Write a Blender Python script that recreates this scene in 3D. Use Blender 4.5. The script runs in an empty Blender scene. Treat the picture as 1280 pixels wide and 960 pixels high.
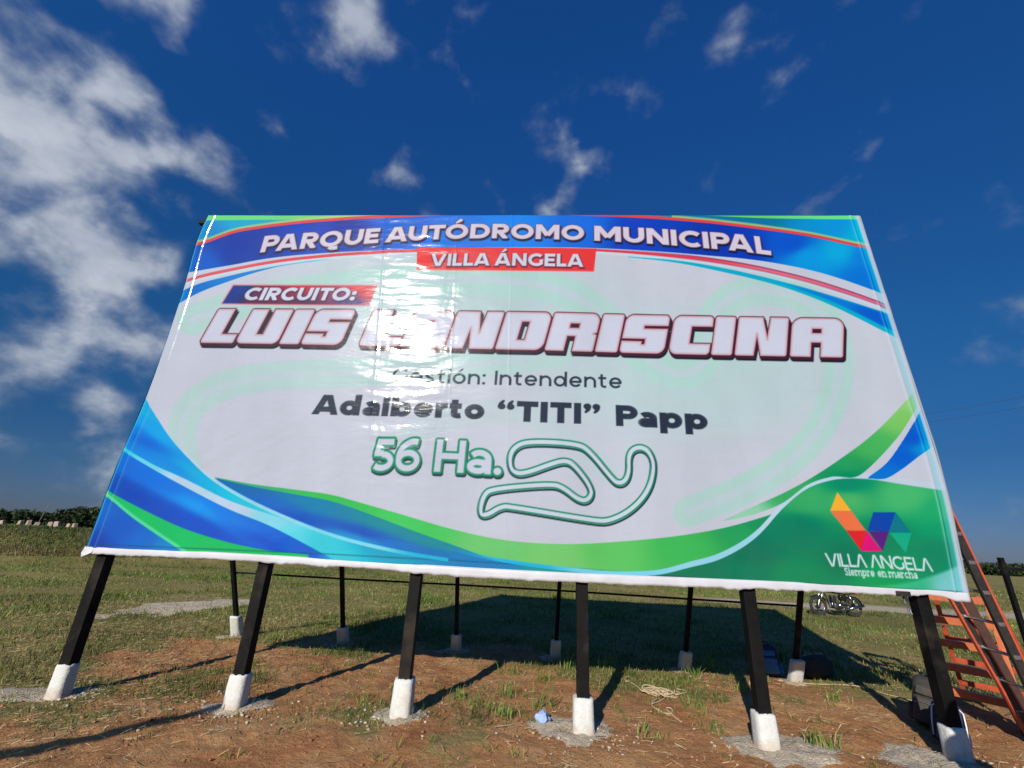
import bpy, bmesh, math, random
import numpy as np
from mathutils import Vector, Matrix
rad = math.radians
random.seed(7); rng = np.random.default_rng(7)
S = bpy.context.scene
COL = S.collection

# ------------------------------------------------------------------ camera
FPX = 545.35                                   # focal length in pixels of the 1280x960 photograph
R_ = np.array([0.99794602, 0.04518889, 0.04540601])
U_ = np.array([-0.02672062, -0.35056143, 0.93615847])
F_ = np.array([-0.05822156, 0.9354489, 0.34863391])
CAM = np.array([5.32714828, -5.33258224, 1.7])
cd = bpy.data.cameras.new('camera'); cam = bpy.data.objects.new('camera', cd); COL.objects.link(cam)
cd.sensor_width = 36; cd.lens = FPX / 1280 * 36; cd.clip_start = .05; cd.clip_end = 6000
cam.matrix_world = Matrix(((R_[0], U_[0], -F_[0], CAM[0]), (R_[1], U_[1], -F_[1], CAM[1]), (R_[2], U_[2], -F_[2], CAM[2]), (0, 0, 0, 1)))
S.camera = cam

# ------------------------------------------------------------------ light
SUN_EL, SUN_AZ = rad(25.3), rad(18.2)          # light travels towards +Y and a little +X
sdir = Vector((-math.sin(SUN_AZ) * math.cos(SUN_EL), -math.cos(SUN_AZ) * math.cos(SUN_EL), math.sin(SUN_EL)))
sl = bpy.data.lights.new('sun', 'SUN'); sl.energy = 5.0; sl.angle = rad(.53); sl.color = (1, .93, .82)
so = bpy.data.objects.new('sun', sl); COL.objects.link(so)
so.rotation_euler = sdir.to_track_quat('Z', 'Y').to_euler(); so.location = (-5, -20, 20)
S.view_settings.view_transform = 'Standard'; S.view_settings.look = 'None'
S.view_settings.exposure = .32; S.view_settings.gamma = 1; S.view_settings.use_curve_mapping = False


def pray(px, py):
    d = F_ + R_ * (px - 640) / FPX - U_ * (py - 480) / FPX
    return d / np.linalg.norm(d)


W = bpy.data.worlds.new('World'); S.world = W; W.use_nodes = True
nt = W.node_tree; N = nt.nodes; Lk = nt.links; N.clear()
wo = N.new('ShaderNodeOutputWorld')
sky = N.new('ShaderNodeTexSky'); sky.sky_type = 'NISHITA'; sky.sun_disc = False
sky.sun_elevation = SUN_EL; sky.sun_rotation = math.pi + SUN_AZ
sky.air_density = 1.0; sky.dust_density = .6; sky.ozone_density = 3.0; sky.altitude = 200


def mth(N, Lk, op, a, b=None, c=None, clamp=False):
    n = N.new('ShaderNodeMath'); n.operation = op; n.use_clamp = clamp
    for i, v in enumerate((a, b, c)):
        if v is None: continue
        if isinstance(v, (int, float)): n.inputs[i].default_value = v
        else: Lk.new(v, n.inputs[i])
    return n.outputs[0]


def mixc(N, Lk, fac, a, b, mode='MIX'):
    n = N.new('ShaderNodeMix'); n.data_type = 'RGBA'; n.blend_type = mode
    for s, v in ((n.inputs[0], fac), (n.inputs[6], a), (n.inputs[7], b)):
        if isinstance(v, (int, float)): s.default_value = v
        elif isinstance(v, (tuple, list)): s.default_value = (*v[:3], 1)
        else: Lk.new(v, s)
    return n.outputs[2]


tc = N.new('ShaderNodeTexCoord')
nrm = N.new('ShaderNodeVectorMath'); nrm.operation = 'NORMALIZE'; Lk.new(tc.outputs['Generated'], nrm.inputs[0])
DIR = nrm.outputs[0]
sep = N.new('ShaderNodeSeparateXYZ'); Lk.new(DIR, sep.inputs[0])
DZ = sep.outputs[2]
# deepen the blue of the clear sky, keep a pale band at the horizon
t_el = mth(N, Lk, 'SMOOTHSTEP' if False else 'MULTIPLY', DZ, 1.0)
rampn = N.new('ShaderNodeValToRGB'); Lk.new(t_el, rampn.inputs[0])
cr = rampn.color_ramp
cr.elements[0].position = 0; cr.elements[0].color = (.16, .19, .33, 1)
cr.elements[1].position = 1; cr.elements[1].color = (.092, .40, .84, 1)
for p_, c_ in ((.036, (.133, .182, .33, 1)), (.10, (.10, .19, .33, 1)), (.175, (.076, .20, .34, 1)), (.37, (.078, .30, .50, 1)), (.80, (.094, .41, .83, 1))):
    e = cr.elements.new(p_); e.color = c_
skyc = mixc(N, Lk, 1.0, sky.outputs[0], rampn.outputs[0], 'MULTIPLY')
bg = N.new('ShaderNodeBackground'); Lk.new(skyc, bg.inputs[0]); bg.inputs[1].default_value = .120
# clouds: layered noise on a flat cloud deck seen from below
den = mth(N, Lk, 'ADD', mth(N, Lk, 'MAXIMUM', DZ, 0.0), .16)
dv = N.new('ShaderNodeVectorMath'); dv.operation = 'DIVIDE'; Lk.new(DIR, dv.inputs[0])
cb = N.new('ShaderNodeCombineXYZ')
for i in range(3): Lk.new(den, cb.inputs[i])
Lk.new(cb.outputs[0], dv.inputs[1])
DECK = dv.outputs[0]


def noise(N, Lk, vec, scale, detail=6, rough=.55, dist=0.0, mapscale=None, lac=2.0):
    if mapscale:
        mp = N.new('ShaderNodeMapping'); Lk.new(vec, mp.inputs[0]); mp.inputs['Scale'].default_value = mapscale; vec = mp.outputs[0]
    n = N.new('ShaderNodeTexNoise'); Lk.new(vec, n.inputs['Vector']); n.inputs['Scale'].default_value = scale
    n.inputs['Detail'].default_value = detail; n.inputs['Roughness'].default_value = rough; n.inputs['Distortion'].default_value = dist
    n.inputs['Lacunarity'].default_value = lac
    return n.outputs['Fac']


n1 = noise(N, Lk, DIR, 9.0, 6, .45, .1, (1, 1, 1.25))
n2 = noise(N, Lk, DIR, 16.0, 7, .58, .1, (1, 1, 1.25))
bias = None
# where the photograph has its clouds: direction, angular radius (degrees), weight
for px, py, rdeg, w in ((20, 110, 10, .40), (150, 150, 6.0, .50), (45, 205, 8, .44), (110, 300, 7.5, .50), (70, 360, 10, .34), (175, 330, 6, .28),
                        (60, 480, 10, .34), (150, 425, 8, .30), (165, 225, 6, .22), (262, 184, 5, .24), (115, 70, 6, .20), (185, 2, 5, .26), (110, 520, 9, .28),
                        (440, 50, 5.6, .40), (735, 195, 3.0, .22), (755, 220, 4, .18), (870, 80, 5, .20), (795, 85, 4, .15), (905, 36, 3.6, .18),
                        (1035, 82, 3.2, .18), (1132, 115, 2.6, .20), (1150, 95, 3, .2), (1195, 278, 4.5, .20), (1045, 238, 4, .2), (905, 250, 3.6, .13), (380, 105, 5, .12),
                        (520, 235, 6, .16), (640, 165, 6, .12), (680, 240, 5, .22), (820, 10, 3, .16), (1200, 640, 7, .16), (60, 570, 12, .30), (160, 470, 8, .30), (30, 540, 9, .32), (1000, 215, 4, .14), (1262, 236, 3, .10)):
    w = w - .10 if px > 300 else w + .01
    if w < .03: continue
    c = pray(px, py)
    dt = N.new('ShaderNodeVectorMath'); dt.operation = 'DOT_PRODUCT'; Lk.new(DIR, dt.inputs[0]); dt.inputs[1].default_value = c
    mr = N.new('ShaderNodeMapRange'); mr.interpolation_type = 'SMOOTHSTEP'; Lk.new(dt.outputs['Value'], mr.inputs[0])
    mr.inputs[1].default_value = math.cos(rad(rdeg)); mr.inputs[2].default_value = 1.0; mr.inputs[3].default_value = 0; mr.inputs[4].default_value = w
    bias = mr.outputs[0] if bias is None else mth(N, Lk, 'MAXIMUM', bias, mr.outputs[0])
body = mth(N, Lk, 'ADD', mth(N, Lk, 'ADD', mth(N, Lk, 'MULTIPLY', n1, 1.45), mth(N, Lk, 'MULTIPLY', n2, .50)), bias)
mr = N.new('ShaderNodeMapRange'); mr.interpolation_type = 'SMOOTHSTEP'; Lk.new(body, mr.inputs[0])
mr.inputs[1].default_value = 1.08; mr.inputs[2].default_value = 1.58; mr.inputs[3].default_value = 0; mr.inputs[4].default_value = .90
cden = mr.outputs[0]
n3 = noise(N, Lk, DECK, 5.0, 5, .6)
cloudc = mixc(N, Lk, mth(N, Lk, 'MULTIPLY', mth(N, Lk, 'MULTIPLY', n3, 1.5), cden, clamp=True), (.17, .23, .34), (.62, .66, .73))
bgc = N.new('ShaderNodeBackground'); Lk.new(cloudc, bgc.inputs[0]); bgc.inputs[1].default_value = .80
mx = N.new('ShaderNodeMixShader'); Lk.new(cden, mx.inputs[0]); Lk.new(bg.outputs[0], mx.inputs[1]); Lk.new(bgc.outputs[0], mx.inputs[2])
Lk.new(mx.outputs[0], wo.inputs[0])


# ------------------------------------------------------------------ helpers
def pix(px, py, axis, val):
    d = pray(px, py); t = (val - CAM[axis]) / d[axis]
    return CAM + d * t


def tag(o, label=None, cat=None, group=None, kind=None):
    if label: o['label'] = label
    if cat: o['category'] = cat
    if group: o['group'] = group
    if kind: o['kind'] = kind
    return o


def link(o, parent=None):
    COL.objects.link(o)
    if parent is not None: o.parent = parent
    return o


def empty(name, loc=(0, 0, 0), rz=0, **k):
    o = bpy.data.objects.new(name, None); o.empty_display_size = .2; link(o); o.location = loc; o.rotation_euler = (0, 0, rz)
    return tag(o, **k)


def npmesh(name, V, Fq, mat, parent=None, smooth=False, col=None):
    """V (n,3); Fq (m,k) faces all of one size"""
    V = np.asarray(V, np.float32); Fq = np.asarray(Fq, np.int32)
    me = bpy.data.meshes.new(name); k = Fq.shape[1]
    me.vertices.add(len(V)); me.vertices.foreach_set('co', V.ravel())
    me.loops.add(Fq.size); me.loops.foreach_set('vertex_index', Fq.ravel())
    me.polygons.add(len(Fq)); me.polygons.foreach_set('loop_start', np.arange(0, Fq.size, k, dtype=np.int32))
    me.polygons.foreach_set('loop_total', np.full(len(Fq), k, np.int32))
    if smooth: me.polygons.foreach_set('use_smooth', np.ones(len(Fq), bool))
    if col is not None:
        a = me.color_attributes.new('Col', 'FLOAT_COLOR', 'POINT')
        c4 = np.ones((len(V), 4), np.float32); c4[:, :3] = col; a.data.foreach_set('color', c4.ravel())
    me.update(calc_edges=True); me.validate()
    me.materials.append(mat)
    return link(bpy.data.objects.new(name, me), parent)


def bobj(name, bm, mat, parent=None, smooth=False):
    me = bpy.data.meshes.new(name); bm.normal_update(); bm.to_mesh(me); bm.free()
    if smooth:
        for p in me.polygons: p.use_smooth = True
    me.materials.append(mat)
    return link(bpy.data.objects.new(name, me), parent)


def bar(bm, a, b, w, d=None, up=(0, 0, 1), bev=0.0):
    """box beam from a to b, w wide along 'side', d deep"""
    a = Vector(a); b = Vector(b); d = d or w
    z = (b - a).normalized(); u = Vector(up)
    if abs(z.dot(u)) > .97: u = Vector((0, 1, 0))
    x = u.cross(z).normalized(); y = z.cross(x)
    vs = []
    for p in (a, b):
        for sx, sy in ((-1, -1), (1, -1), (1, 1), (-1, 1)):
            vs.append(bm.verts.new(p + x * sx * w / 2 + y * sy * d / 2))
    fs = [bm.faces.new([vs[i] for i in q]) for q in ((3, 2, 1, 0), (4, 5, 6, 7), (0, 1, 5, 4), (1, 2, 6, 5), (2, 3, 7, 6), (3, 0, 4, 7))]
    if bev:
        es = list({e for f in fs for e in f.edges})
        bmesh.ops.bevel(bm, geom=es, offset=bev, segments=2, affect='EDGES', profile=.6)


def tube(bm, pts, r, seg=8, closed=False, r1=None):
    pts = [Vector(p) for p in pts]; n = len(pts); rings = []
    x = None
    for i, p in enumerate(pts):
        t = (pts[(i + 1) % n] - pts[i - 1]) if closed else (pts[min(i + 1, n - 1)] - pts[max(i - 1, 0)])
        t.normalize()
        if x is None:
            x = Vector((0, 0, 1)).cross(t)
            if x.length < .1: x = Vector((1, 0, 0)).cross(t)
        x = (x - t * x.dot(t)).normalized(); y = t.cross(x)
        rr = r if r1 is None else r + (r1 - r) * i / (n - 1)
        rings.append([bm.verts.new(p + (x * math.cos(2 * math.pi * k / seg) + y * math.sin(2 * math.pi * k / seg)) * rr) for k in range(seg)])
    for i in range(n if closed else n - 1):
        A = rings[i]; B = rings[(i + 1) % n]
        for k in range(seg): bm.faces.new((A[k], A[(k + 1) % seg], B[(k + 1) % seg], B[k]))
    if not closed:
        bm.faces.new(rings[0][::-1]); bm.faces.new(rings[-1])


# value noise for numpy
NT_ = {}


def vnoise(x, y, seed=0):
    if seed not in NT_: NT_[seed] = np.random.default_rng(seed).random((256, 256))
    T = NT_[seed]
    xi = np.floor(x).astype(int); yi = np.floor(y).astype(int); fx = x - xi; fy = y - yi
    fx = fx * fx * fx * (fx * (fx * 6 - 15) + 10); fy = fy * fy * fy * (fy * (fy * 6 - 15) + 10)
    a = T[xi & 255, yi & 255]; b = T[(xi + 1) & 255, yi & 255]; c = T[xi & 255, (yi + 1) & 255]; d = T[(xi + 1) & 255, (yi + 1) & 255]
    return (a + (b - a) * fx) * (1 - fy) + (c + (d - c) * fx) * fy - .5


def fbm(x, y, seed=0, o=4, g=.5):
    s = 0; a = 1
    for i in range(o):
        s = s + a * vnoise(x * 2 ** i + 13.7 * i, y * 2 ** i + 7.1 * i, seed + i); a *= g
    return s


def sstep(a, b, x):
    t = np.clip((x - a) / (b - a), 0, 1); return t * t * (3 - 2 * t)


# ------------------------------------------------------------------ materials
def newmat(name):
    m = bpy.data.materials.new(name); m.use_nodes = True
    nt = m.node_tree; b = nt.nodes['Principled BSDF']
    return m, nt.nodes, nt.links, b


def simple(name, c1, c2=None, rough=.6, metal=0, scale=20, bump=.1, bdist=.005, spec=.5, coords='Object', stain=None):
    m, N, Lk, b = newmat(name)
    tc = N.new('ShaderNodeTexCoord'); v = tc.outputs[coords]
    f = noise(N, Lk, v, scale, 6, .6)
    mr = N.new('ShaderNodeMapRange'); Lk.new(f, mr.inputs[0]); mr.inputs[1].default_value = .35; mr.inputs[2].default_value = .65
    c = mixc(N, Lk, mr.outputs[0], c1, c2 or tuple(x * .75 for x in c1))
    if stain:
        f3 = noise(N, Lk, v, scale * .23, 4, .6); mr3 = N.new('ShaderNodeMapRange'); Lk.new(f3, mr3.inputs[0]); mr3.inputs[1].default_value = .55; mr3.inputs[2].default_value = .72
        c = mixc(N, Lk, mr3.outputs[0], c, stain)
    Lk.new(c, b.inputs['Base Color'])
    b.inputs['Metallic'].default_value = metal; b.inputs['Specular IOR Level'].default_value = spec
    mr2 = N.new('ShaderNodeMapRange'); Lk.new(f, mr2.inputs[0]); mr2.inputs[3].default_value = max(.02, rough - .12); mr2.inputs[4].default_value = min(1, rough + .12)
    Lk.new(mr2.outputs[0], b.inputs['Roughness'])
    if bump:
        bp = N.new('ShaderNodeBump'); f2 = noise(N, Lk, v, scale * 3, 4, .6); Lk.new(f2, bp.inputs['Height'])
        bp.inputs['Strength'].default_value = bump; bp.inputs['Distance'].default_value = bdist; Lk.new(bp.outputs[0], b.inputs['Normal'])
    return m


M = {}
M['black_steel'] = simple('black_painted_steel', (.004, .004, .0045), (.007, .007, .007), .55, 0, 9, .15, spec=.10, stain=(.030, .024, .019))
M['white_paint'] = simple('white_lime_paint', (.55, .56, .545), (.48, .485, .47), .8, 0, 14, .6, .012, .3, stain=(.44, .40, .34))
M['concrete'] = simple('raw_concrete', (.55, .48, .37), (.37, .31, .23), .95, 0, 22, 1.0, .03, .1, stain=(.34, .24, .16))
M['black_fabric'] = simple('black_fabric', (.03, .028, .026), (.018, .017, .016), .8, 0, 60, .5, .003)
M['grey_fabric'] = simple('grey_fabric', (.055, .047, .04), (.035, .03, .026), .8, 0, 60, .5, .003)
M['navy_fabric'] = simple('navy_fabric', (.012, .022, .07), (.008, .013, .04), .7, 0, 50, .5, .003)
M['blue_fabric'] = simple('blue_fabric', (.03, .16, .36), (.02, .10, .25), .6, 0, 50, .5, .003)
M['cloth_white'] = simple('white_piping', (.7, .72, .74), None, .5, 0, 50, .2)
M['orange'] = simple('orange_fibreglass', (.52, .15, .065), (.42, .11, .045), .42, 0, 16, .12, stain=(.40, .14, .07))
M['orange_red'] = simple('red_orange_fibreglass', (.46, .075, .032), (.32, .055, .028), .45, 0, 14, .12, stain=(.25, .06, .04))
M['alu'] = simple('worn_aluminium', (.42, .43, .44), (.30, .31, .32), .38, .9, 25, .15)
M['dark_metal'] = simple('dark_metal', (.03, .03, .032), (.05, .045, .04), .4, .5, 20, .2)
M['plank'] = simple('stained_plank', (.055, .022, .016), (.035, .015, .012), .8, 0, 18, .5)
M['rope'] = simple('straw_coloured_rope', (.48, .38, .24), (.33, .25, .15), .95, 0, 60, .5)
M['rag'] = simple('pale_blue_plastic', (.30, .42, .65), (.2, .3, .5), .4, 0, 30, .3)
M['rubber'] = simple('black_rubber', (.02, .02, .02), None, .85, 0, 30, .3)
M['chrome'] = simple('chrome', (.38, .38, .40), None, .25, 1, 20, 0)
M['engine'] = simple('engine_metal', (.12, .12, .13), (.05, .05, .05), .45, .8, 30, .3)
M['black_gloss'] = simple('black_motorcycle_paint', (.012, .012, .014), None, .15, 0, 20, 0)
M['block'] = simple('pale_rendered_block', (.36, .28, .22), (.27, .21, .16), .9, 0, 3, .4)
M['bark'] = simple('dark_bark', (.06, .045, .03), None, .9, 0, 10, .5)
M['wood_pole'] = simple('weathered_timber', (.2, .15, .1), None, .9, 0, 10, .5)
M['skin'] = simple('skin', (.45, .27, .19), None, .55, 0, 20, .05)
M['shirt'] = simple('grey_shirt', (.12, .13, .15), None, .9, 0, 40, .3)
M['jeans'] = simple('blue_jeans', (.04, .06, .12), None, .9, 0, 50, .3)
M['hair'] = simple('dark_hair', (.02, .014, .01), None, .6, 0, 60, .5)


_m = M['white_paint']; _N = _m.node_tree.nodes; _L = _m.node_tree.links; _b = _N['Principled BSDF']
_src = _b.inputs['Base Color'].links[0].from_socket
_tc = _N.new('ShaderNodeTexCoord'); _sp = _N.new('ShaderNodeSeparateXYZ'); _L.new(_tc.outputs['Object'], _sp.inputs[0])
_f = noise(_N, _L, _tc.outputs['Object'], 18, 6, .7)
_h = mth(_N, _L, 'ADD', _sp.outputs[2], mth(_N, _L, 'MULTIPLY', mth(_N, _L, 'SUBTRACT', _f, .5), .28))
_r = _N.new('ShaderNodeMapRange'); _L.new(_h, _r.inputs[0]); _r.inputs[1].default_value = .09; _r.inputs[2].default_value = -.02; _r.inputs[3].default_value = 0; _r.inputs[4].default_value = .6
_L.new(mixc(_N, _L, _r.outputs[0], _src, (.36, .24, .15)), _b.inputs['Base Color'])


def leafmat(name, cols, rough=.6, trans=.35):
    m, N, Lk, b = newmat(name)
    at = N.new('ShaderNodeAttribute'); at.attribute_name = 'Col'
    tc = N.new('ShaderNodeTexCoord')
    Lk.new(at.outputs['Color'], b.inputs['Base Color'])
    b.inputs['Roughness'].default_value = rough; b.inputs['Specular IOR Level'].default_value = .25
    tr = N.new('ShaderNodeBsdfTranslucent'); Lk.new(at.outputs['Color'], tr.inputs[0])
    mx = N.new('ShaderNodeMixShader'); mx.inputs[0].default_value = trans
    out = N['Material Output']; Lk.new(b.outputs[0], mx.inputs[1]); Lk.new(tr.outputs[0], mx.inputs[2]); Lk.new(mx.outputs[0], out.inputs[0])
    return m


M['grass'] = leafmat('grass_blade', None)
M['leaf'] = leafmat('tree_leaf', None, .7, .25)
M['straw'] = leafmat('dry_straw', None, .7, .15)


# the field: red soil in front, worn grass behind, one sheet
def soil_mask(x, y):
    """1 = bare red soil, 0 = turf"""
    n = fbm(x * .45, y * .45, 31, 5, .6) + .35 * fbm(x * 1.9, y * 1.9, 77, 4, .6)
    near = 1 - sstep(.2, 4.6, y + n * 4.6 + np.clip(1.6 - x, 0, 5) * .75)
    side = 1 - .42 * sstep(2.6, -2.0, x) * sstep(-3.5, -.5, y) * sstep(-.25, .35, n + .1)
    scruff = 1 - .0 * x
    strip = .45 * sstep(3.2, 4.8, y) * (1 - sstep(6.5, 9, y)) * sstep(.1, .5, n)
    return np.clip(near * side + strip, 0, 1)


def sand_mask(x, y):
    X = x + 2.95; Y = y - 6.0
    u = X * .30 + Y * .95; v = X * .95 - Y * .30
    d = (u / 2.0) ** 2 + (v / .95) ** 2 + fbm(x * 1.3, y * 1.3, 5, 4) * .9
    return 1 - sstep(.6, 1.15, d)


def ground_z(x, y):
    d = np.hypot(x - 5, y)
    z = .05 * fbm(x * .5, y * .5, 3, 3) + .022 * fbm(x * 3.1, y * 3.1, 8, 3, .55)
    s = soil_mask(x, y)
    z = z + s * .030 * fbm(x * 7, y * 7, 21, 4, .62)
    z = z + .25 * sstep(18, 60, d) * fbm(x * .05, y * .05, 9, 3)
    # grassy bank to the left, 15 to 30 m out
    along = -x * .70 + y * .72          # distance measured towards the far left
    across = x * .72 + y * .70
    bank = sstep(20.5, 27.5, along) * sstep(14, 4, across + .35 * fbm(x * .1, y * .1, 4, 2)) * (1 - sstep(60, 120, along))
    z = z + bank * (1.48 + .10 * fbm(x * .25, y * .25, 12, 3)) * np.clip(1.0, 0, 1)
    return z - .012


def axis_pts(c0, c1, step, far, g=1.13):
    a = list(np.arange(c0, c1 + step / 2, step)); s = step; p = a[-1]
    while p < far: s *= g; p += s; a.append(p)
    s = step; p = a[0]; pre = []
    while p > -far: s *= g; p -= s; pre.append(p)
    return np.array(pre[::-1] + a)


gx = axis_pts(-2.5, 13.0, .055, 4000, 1.07); gy = axis_pts(-2.0, 5.0, .055, 4000, 1.07)
GX, GY = np.meshgrid(gx, gy, indexing='ij'); GZ = ground_z(GX, GY)
nx, ny = GX.shape
idx = np.arange(nx * ny).reshape(nx, ny)
Fq = np.stack([idx[:-1, :-1], idx[1:, :-1], idx[1:, 1:], idx[:-1, 1:]], -1).reshape(-1, 4)
sm = soil_mask(GX, GY); sd = sand_mask(GX, GY)
road = sstep(.0, .5, 1.4 - np.abs((GY - 15.6) * .94 - (GX - 24) * -.0 + .35 * np.sin(GX * .13))) * sstep(11.5, 13.5, GX) 
alongG = -GX * .70 + GY * .72
dry = np.clip(.5 + fbm(GX * .3, GY * .3, 41, 4, .6) * 1.2, 0, 1)
colr = np.stack([sm, sd, np.clip(road, 0, 1)], -1).reshape(-1, 3)
m, N, Lk, b = newmat('field_ground')
tc = N.new('ShaderNodeTexCoord'); P = tc.outputs['Object']
at = N.new('ShaderNodeAttribute'); at.attribute_name = 'Col'
sp = N.new('ShaderNodeSeparateColor'); Lk.new(at.outputs['Color'], sp.inputs[0])
a1 = noise(N, Lk, P, 1.1, 8, .62); a2 = noise(N, Lk, P, 14, 8, .65); a3 = noise(N, Lk, P, 60, 6, .7); a4 = noise(N, Lk, P, .33, 6, .6)


def rmp(f, stops):
    r = N.new('ShaderNodeValToRGB'); Lk.new(f, r.inputs[0]); e = r.color_ramp.elements
    e[0].position, e[0].color = stops[0][0], (*stops[0][1], 1); e[1].position, e[1].color = stops[-1][0], (*stops[-1][1], 1)
    for p_, c_ in stops[1:-1]: q = e.new(p_); q.color = (*c_, 1)
    return r.outputs[0]


soil = rmp(mth(N, Lk, 'ADD', mth(N, Lk, 'MULTIPLY', a1, .65), mth(N, Lk, 'MULTIPLY', a2, .35)), ((.34, (.22, .09, .036)), (.44, (.37, .17, .070)), (.53, (.42, .22, .095)), (.60, (.45, .27, .13)), (.70, (.49, .36, .21))))
soil = mixc(N, Lk, mth(N, Lk, 'MULTIPLY', mth(N, Lk, 'SUBTRACT', a3, .42), 1.6, clamp=True), soil, (.235, .10, .05))
straw_f = N.new('ShaderNodeMapRange'); Lk.new(noise(N, Lk, P, 26, 8, .7, 1.2, (1, 2.2, 1)), straw_f.inputs[0]); straw_f.inputs[1].default_value = .57; straw_f.inputs[2].default_value = .66
soil = mixc(N, Lk, mth(N, Lk, 'MULTIPLY', straw_f.outputs[0], .55), soil, (.46, .33, .17))
turf = rmp(mth(N, Lk, 'ADD', mth(N, Lk, 'MULTIPLY', a4, .5), mth(N, Lk, 'MULTIPLY', a2, .5)), ((.38, (.13, .14, .036)), (.50, (.22, .19, .065)), (.60, (.31, .24, .10)), (.70, (.36, .23, .12))))
turf = mixc(N, Lk, mth(N, Lk, 'MULTIPLY', mth(N, Lk, 'SUBTRACT', a3, .42), 1.6, clamp=True), turf, (.07, .07, .02))
e_ = mth(N, Lk, 'ADD', sp.outputs[0], mth(N, Lk, 'MULTIPLY', mth(N, Lk, 'SUBTRACT', a2, .5), 1.5))
mrr = N.new('ShaderNodeMapRange'); Lk.new(e_, mrr.inputs[0]); mrr.inputs[1].default_value = .36; mrr.inputs[2].default_value = .64
gc = mixc(N, Lk, mrr.outputs[0], turf, soil)
e2 = mth(N, Lk, 'ADD', sp.outputs[1], mth(N, Lk, 'MULTIPLY', mth(N, Lk, 'SUBTRACT', a2, .5), .9))
mr2 = N.new('ShaderNodeMapRange'); Lk.new(e2, mr2.inputs[0]); mr2.inputs[1].default_value = .4; mr2.inputs[2].default_value = .65
gc = mixc(N, Lk, mr2.outputs[0], gc, mixc(N, Lk, a3, (.42, .35, .26), (.62, .55, .44)))
gc = mixc(N, Lk, mth(N, Lk, 'MULTIPLY', sp.outputs[2], .75), gc, (.50, .42, .33))
Lk.new(gc, b.inputs['Base Color']); b.inputs['Roughness'].default_value = .95; b.inputs['Specular IOR Level'].default_value = .12
bp = N.new('ShaderNodeBump'); Lk.new(mth(N, Lk, 'ADD', a2, mth(N, Lk, 'MULTIPLY', a3, .45)), bp.inputs['Height']); bp.inputs['Strength'].default_value = .9; bp.inputs['Distance'].default_value = .05
Lk.new(bp.outputs[0], b.inputs['Normal'])
go = npmesh('ground', np.stack([GX, GY, GZ], -1).reshape(-1, 3), Fq, m, smooth=True, col=colr)
tag(go, 'red soil in front turning into worn grass field behind the billboard', kind='structure')

# ================================================================== the printed banner
BW = 9.95


def proj(x, y, z):
    dx = x - CAM[0]; dy = y - CAM[1]; dz = z - CAM[2]
    d = dx * F_[0] + dy * F_[1] + dz * F_[2]
    return 640 + FPX * (dx * R_[0] + dy * R_[1] + dz * R_[2]) / d, 480 - FPX * (dx * U_[0] + dy * U_[1] + dz * U_[2]) / d


def crv(*pts):
    P = np.array(pts, float); x, y = P[:, 0], P[:, 1]
    m = np.gradient(y, x); xs = []; ys = []
    for i in range(len(x) - 1):
        t = np.linspace(0, 1, 16, endpoint=False); h = x[i + 1] - x[i]
        ys.append((2 * t ** 3 - 3 * t ** 2 + 1) * y[i] + (t ** 3 - 2 * t ** 2 + t) * h * m[i] + (-2 * t ** 3 + 3 * t ** 2) * y[i + 1] + (t ** 3 - t ** 2) * h * m[i + 1]); xs.append(x[i] + t * h)
    xs = np.concatenate(xs + [[x[-1]]]); ys = np.concatenate(ys + [[y[-1]]])
    s0 = (y[1] - y[0]) / (x[1] - x[0]); s1 = (y[-1] - y[-2]) / (x[-1] - x[-2])
    xs = np.concatenate([[xs[0] - 400], xs, [xs[-1] + 400]]); ys = np.concatenate([[ys[0] - 400 * s0], ys, [ys[-1] + 400 * s1]])
    return lambda q: np.interp(q, xs, ys)


NX, NZ = 1240, 610
xl = crv((1.455, -.012), (2.4, .0), (3.35, .06), (4.9, .055), (6.2, -.01), (6.44, .02))       # banner outline, left and right, by height
xr = crv((1.40, 9.94), (2.0, 10.0), (3.0, 10.05), (3.725, 10.03), (4.8, 10.0), (6.0, 9.965), (6.47, 9.955))
uu = np.linspace(0, 1, NX + 1)[:, None]; vv = np.linspace(0, 1, NZ + 1)[None, :]
zb_ = 1.458 - .004 * uu + .012 * np.sin(uu * 9) * (1 - vv); zt_ = 6.42 + .045 * uu
BZ = zb_ + (zt_ - zb_) * vv
BX = xl(BZ) + (xr(BZ) - xl(BZ)) * uu
PX, PY = proj(BX, 0 * BX, BZ)


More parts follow.
